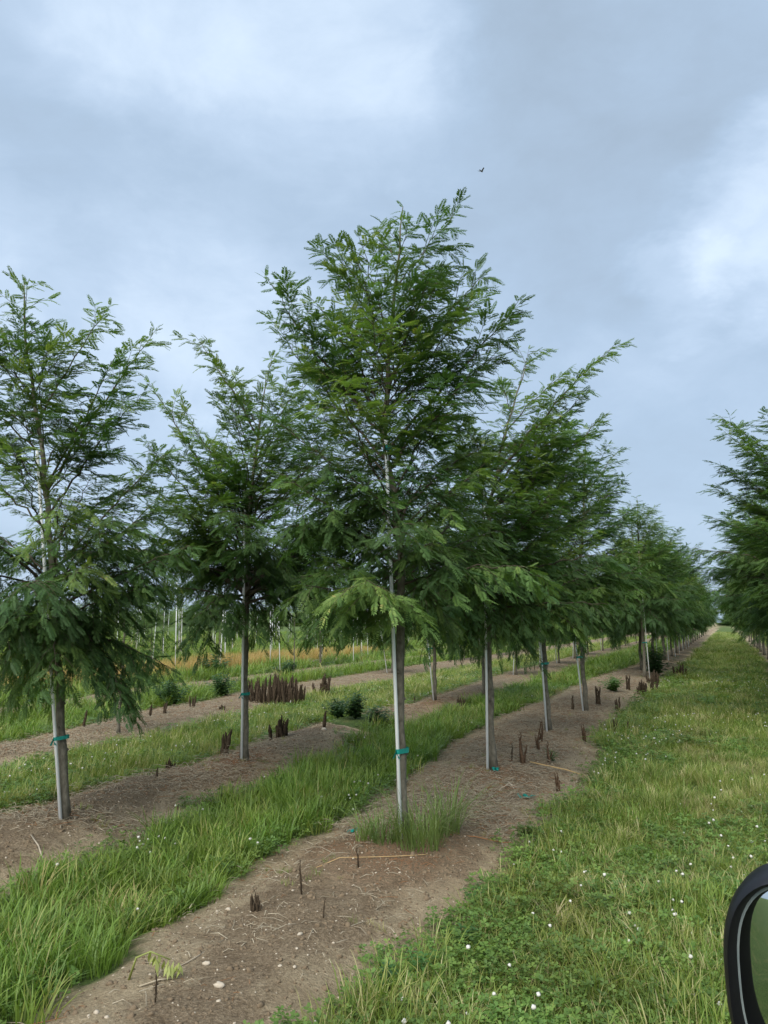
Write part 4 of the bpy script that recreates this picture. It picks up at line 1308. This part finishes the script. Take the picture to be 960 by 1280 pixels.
M['stem_yellow'] = simple_mat('yellow_dry_stem', (0.38, 0.25, 0.11), (0.52, 0.37, 0.18), 20, 0.8, 0.2)
M['stem_grey'] = simple_mat('grey_dry_stem', (0.27, 0.23, 0.17), (0.42, 0.36, 0.27), 20, 0.85, 0.2)
dry_stem('dry_stem', [(-0.46, 5.47, 0), (-0.30, 5.52, 0.012), (-0.17, 5.54, 0.016), (0.0, 5.53, 0.012), (0.15, 5.55, 0.01), (0.27, 5.60, 0.01), (0.34, 5.66, 0)], 0.0024, 'stem_yellow', 'long yellow dry stem lying before the middle tree')
dry_stem('dry_stem', [(-2.62, 5.98, 0.0), (-2.42, 5.66, 0.05), (-2.30, 5.50, 0.02), (-2.05, 5.44, 0.01), (-1.80, 5.50, 0.0)], 0.006, 'stem_grey', 'bent grey stem lying on the left tree strip')
dry_stem('dry_stem', [(0.50, 6.10, 0), (0.70, 6.16, 0.008), (0.9, 6.18, 0.006), (1.08, 6.25, 0)], 0.004, 'straw_red', 'reddish stem running from grass clumps to the clover clump')
dry_stem('dry_stem', [(1.64, 8.95, 0.05), (1.80, 8.85, 0.045), (2.00, 8.78, 0.03), (2.24, 8.72, 0)], 0.007, 'stem_yellow', 'broken orange-brown stem below the tall rusty stalks')
dry_stem('dry_stem', [(1.22, 9.3, 0), (1.34, 9.6, 0.03), (1.42, 9.9, 0.02)], 0.006, 'stem_grey', 'pale stick lying behind the second stake')
for k in range(6):
    a = 0.3 + k * 0.55
    dry_stem('dry_stem', [(1.12 + 0.05 * k, 7.75 + 0.06 * (k % 3), 0), (1.12 + 0.05 * k + 0.09 * math.cos(a), 7.78 + 0.12 * math.sin(a), 0.02), (1.15 + 0.05 * k + 0.17 * math.cos(a + 0.3), 7.8 + 0.2 * math.sin(a), 0)], 0.005, 'stem_grey', 'pale curled root piece between the two teal scraps')
for o in [o for o in COL.objects if o.get('label', '').startswith('pale curled root')]:
    o['group'] = 'pale curled root pieces'
dry_stem('dry_stem', [(-0.98, 3.96, 0), (-0.93, 4.02, 0.005), (-0.82, 4.22, 0)], 0.003, 'stem_grey', 'thin straight straw near the largest pale stone')
dry_stem('dry_stem', [(-1.10, 3.72, 0), (-1.02, 3.75, 0.005), (-0.96, 3.78, 0)], 0.004, 'straw', 'short pale stick beside the wilted weed')

for (x, y, s, lab) in [(-0.26, 6.40, 0.9, 'faded teal tape scrap at the grass edge left of the middle tree'), (1.32, 7.55, 1.0, 'crumpled teal tape scrap alone on the litter'), (1.155, 8.45, 1.0, 'teal tape scrap at the foot of the second stake')]:
    r = random.Random(int(x * 100)); m = MB()
    for _ in range(9):
        cx, cy = r.uniform(-0.05, 0.05), r.uniform(-0.025, 0.025); a = r.uniform(0, 6.28); L_ = r.uniform(0.03, 0.07); wd = 0.012
        d = Vector((math.cos(a), math.sin(a), 0)); p = Vector((-math.sin(a), math.cos(a), 0)) * wd
        b0 = Vector((cx, cy, 0.004)); b1 = b0 + d * L_ * 0.5 + Vector((0, 0, r.uniform(0.01, 0.04))); b2 = b0 + d * L_ + Vector((0, 0, r.uniform(0, 0.015)))
        m.add([b0 - p, b0 + p, b1 + p, b1 - p, b2 + p, b2 - p], [(0, 1, 2, 3), (3, 2, 4, 5)])
    o = link('tape_scrap', m.mesh('tape_scrap', M['tape'])); o.location = (x, y, gz1(x, y) + 0.004); o.scale = (s, s, s)
    tag(o, lab, 'tape scrap')

# ------------------------------------------------------------------ distant woodland on the horizon
r_ = np.random.default_rng(31)
n = 420
az = r_.uniform(-0.62, 0.62, n); dd = r_.uniform(230, 330, n)
X = np.sin(az) * dd; Y = np.cos(az) * dd
lm = tG3['crown']
sc = r_.uniform(1.2, 2.4, n)
scatter('distant_woods', np.stack([X, Y, gz(X, Y) - 1.0], 1), np.stack([np.zeros(n), np.zeros(n), r_.uniform(0, 6.28, n)], 1), np.stack([sc * 1.8, sc * 1.8, sc * 0.75], 1), np.zeros(n), [lm], 'low line of distant trees along the horizon', 'woods')

# ------------------------------------------------------------------ bird high above the field
b = MB()
ball(b, (0, 0, 0), 0.045, 2, 8, 6, 0.7)
b.v = [(v[0] * 2.3, v[1], v[2]) for v in b.v]
b.add([(0.05, 0.03, 0.01), (-0.06, 0.03, 0.01), (-0.10, 0.22, 0.08), (0.0, 0.20, 0.09)], [(0, 1, 2, 3)])
b.add([(0.05, -0.03, 0.01), (-0.06, -0.03, 0.01), (-0.10, -0.20, 0.10), (0.0, -0.18, 0.11)], [(0, 1, 2, 3)])
b.add([(-0.08, 0.02, 0), (-0.08, -0.02, 0), (-0.19, -0.035, 0.01), (-0.19, 0.035, 0.01)], [(0, 1, 2, 3)])
o = link('bird', b.mesh('bird', simple_mat('plumage', (0.10, 0.09, 0.09), (0.2, 0.18, 0.18), 20)))
o.location = (5.2, 38.0, 1.7 + 23.7); o.rotation_euler = (0, 0, 0.8)
tag(o, 'tiny dark bird flying high in the cloudy sky', 'bird')

# ------------------------------------------------------------------ the parked open utility vehicle whose side mirror shows at the lower right
HEAD = Vector((0.41, 0.912, 0)).normalized()
MC = Vector((0.418, 0.773, 1.352))
yaw = math.atan2(HEAD.y, HEAD.x)
truck = empty('utility_vehicle', (MC.x, MC.y, 0.03), yaw)
tag(truck, 'open utility vehicle parked in the lane with a rounded black side mirror', 'vehicle')


def supere(a, bb, n, k):
    out = []
    for i in range(k):
        t = 2 * math.pi * i / k
        c, s = math.cos(t), math.sin(t)
        out.append((a * math.copysign(abs(c) ** (2 / n), c), bb * math.copysign(abs(s) ** (2 / n), s)))
    return out


def rings(m, spec, k=64, close_last=True, mi=0, close_first=False):
    """spec: (forward offset, half width, half height); local y is sideways, z up"""
    vs = []; fs = []
    for (fx, a, bb) in spec:
        vs += [(fx, y, z) for y, z in supere(a, bb, 2.7, k)]
    for i in range(len(spec) - 1):
        for j in range(k):
            j2 = (j + 1) % k
            fs.append((i * k + j, i * k + j2, (i + 1) * k + j2, (i + 1) * k + j))
    if close_last: fs.append(tuple((len(spec) - 1) * k + j for j in range(k)))
    if close_first: fs.append(tuple(range(k))[::-1])
    m.add(vs, fs, mi)


m = MB()
HW, HH = 0.092, 0.118
rings(m, [(0.075, HW * 0.45, HH * 0.5), (0.066, HW * 0.72, HH * 0.76), (0.045, HW * 0.90, HH * 0.92), (0.02, HW * 0.985, HH * 0.985), (0.0, HW, HH), (-0.012, HW * 0.992, HH * 0.994), (-0.019, HW * 0.965, HH * 0.972), (-0.022, HW * 0.93, HH * 0.945)], close_last=False, close_first=True)
mh = link('mirror_housing', m.mesh('mirror_housing', M['rubber'], smooth=True), truck)
MZ = MC.z - 0.03
mh.location = (0, 0, MZ)
mh.rotation_euler = (0, R(-7), R(-11))
m = MB()
rings(m, [(-0.022, HW * 0.93, HH * 0.945), (-0.018, HW * 0.90, HH * 0.918), (-0.004, HW * 0.865, HH * 0.888)], close_last=False)
link('mirror_lip', m.mesh('mirror_lip', M['plastic_dark'], smooth=True), mh)
m = MB()
rings(m, [(-0.0055, HW * 0.875, HH * 0.897), (-0.0065, HW * 0.845, HH * 0.872)], close_last=False)
link('glass_edge', m.mesh('glass_edge', M['glass_rim'], smooth=True), mh)
m = MB()
rings(m, [(-0.006, HW * 0.85, HH * 0.876), (-0.007, HW * 0.84, HH * 0.868)], close_last=True)
link('mirror_glass', m.mesh('mirror_glass', M['mirror']), mh)
m = MB()
m.tube([(0.03, -0.06, MZ - 0.02), (0.02, -0.14, MZ - 0.03), (-0.06, -0.265, MZ - 0.02)], [0.022, 0.016, 0.02], 12)
link('mirror_arm', m.mesh('mirror_arm', M['rubber'], smooth=True), truck)


def extrude_profile(prof, y0, y1, inset=0.05):
    """side profile (x,z) swept from y0 to y1 with softened shoulders"""
    m = MB(); n = len(prof)
    cx = sum(p[0] for p in prof) / n; cz = sum(p[1] for p in prof) / n
    spec = [(y0, 1 - inset), (y0 - 0.03 * (1 if y0 > y1 else -1), 1.0), (y1 + 0.03 * (1 if y0 > y1 else -1), 1.0), (y1, 1 - inset)]
    vs = []
    for (y, s) in spec:
        vs += [(cx + (p[0] - cx) * s, y, cz + (p[1] - cz) * (1 - (1 - s) * 1.2)) for p in prof]
    fs = [tuple(range(n)), tuple(3 * n + k for k in range(n))[::-1]]
    for i in range(3):
        for k in range(n):
            k2 = (k + 1) % n
            fs.append((i * n + k, (i + 1) * n + k, (i + 1) * n + k2, i * n + k2))
    m.add(vs, fs)
    return m


YS, YE = -0.235, -1.60
body = [(1.05, 0.48), (1.10, 0.72), (0.95, 0.90), (0.20, 1.00), (0.10, 0.98), (0.04, 0.42), (-0.95, 0.40), (-1.00, 0.86), (-2.10, 0.88), (-2.12, 0.55), (-1.98, 0.50), (-1.90, 0.68), (-1.70, 0.76), (-1.45, 0.76), (-1.25, 0.68), (-1.18, 0.36), (0.18, 0.34), (0.25, 0.62), (0.45, 0.72), (0.68, 0.72), (0.88, 0.62), (0.95, 0.46)]
link('body', extrude_profile(body, YS, YE, 0.02).mesh('body', M['paint']), truck)
m = MB()
m.box((-0.95, YE + 0.06, 0.42), (-0.45, YS - 0.06, 0.72))
m.box((-0.98, YE + 0.06, 0.725), (-0.84, YS - 0.06, 1.12))
link('bench_seat', m.mesh('bench_seat', M['tyre']), truck)
for yc in (YS - 0.03, YE + 0.03):
    m = MB()
    m.tube([(0.14, yc, 0.985), (-0.06, yc, 1.33), (-0.33, yc, 1.86), (-0.42, yc, 1.92), (-0.95, yc, 1.93), (-1.05, yc, 1.86), (-1.06, yc, 0.88)], 0.022, 10)
    link('roll_bar', m.mesh('roll_bar', M['rubber'], smooth=True), truck)
for (xc, zc) in ((-0.40, 1.905), (-1.0, 1.905), (0.12, 1.02)):
    m = MB(); m.tube([(xc, YS - 0.05, zc), (xc, YE + 0.05, zc)], 0.018, 10)
    link('cross_bar', m.mesh('cross_bar', M['rubber'], smooth=True), truck)
m = MB()
cw = Vector((-0.10, YS - 0.38, 1.02))
m.tube([cw + Vector((0.06 * math.sin(2 * math.pi * k / 20), 0.16 * math.cos(2 * math.pi * k / 20), 0.15 * math.sin(2 * math.pi * k / 20))) for k in range(21)], 0.013, 8)
m.tube([cw, (0.10, YS - 0.38, 0.95)], 0.02, 8)
link('steering_wheel', m.mesh('steering_wheel', M['rubber'], smooth=True), truck)
for xw in (0.565, -1.575):
    for yw in (YS - 0.0, YE + 0.0):
        s_ = -1 if yw > -1 else 1
        m = MB()
        prof = [(0.17, 0.0), (0.28, 0.0), (0.31, 0.03), (0.31, 0.19), (0.28, 0.22), (0.17, 0.22)]
        vs = []; fs = []
        K = 28
        for i in range(K):
            a = 2 * math.pi * i / K
            vs += [(math.cos(a) * q, s_ * d, math.sin(a) * q) for q, d in prof]
        for i in range(K):
            i2 = (i + 1) % K
            for j in range(len(prof)):
                j2 = (j + 1) % len(prof)
                fs.append((i * 6 + j, i2 * 6 + j, i2 * 6 + j2, i * 6 + j2))
        m.add(vs, fs)
        wh = link('wheel', m.mesh('wheel', M['tyre']), truck)
        wh.location = (xw, yw, 0.31)
        m = MB()
        K = 24
        m.add([(math.cos(2 * math.pi * i / K) * 0.17, s_ * 0.03, math.sin(2 * math.pi * i / K) * 0.17) for i in range(K)] + [(math.cos(2 * math.pi * i / K) * 0.06, s_ * 0.06, math.sin(2 * math.pi * i / K) * 0.06) for i in range(K)],
              [(i, (i + 1) % K, K + (i + 1) % K, K + i) for i in range(K)] + [tuple(K + i for i in range(K))])
        link('rim', m.mesh('rim', M['lamp']), wh)
for yl in (YS - 0.25, YE + 0.25):
    m = MB(); m.box((1.06, yl - 0.11, 0.66), (1.11, yl + 0.11, 0.76))
    link('headlight', m.mesh('headlight', M['lamp']), truck)
m = MB(); m.box((1.08, YE + 0.05, 0.44), (1.18, YS - 0.05, 0.58))
link('bumper', m.mesh('bumper', M['rubber']), truck)
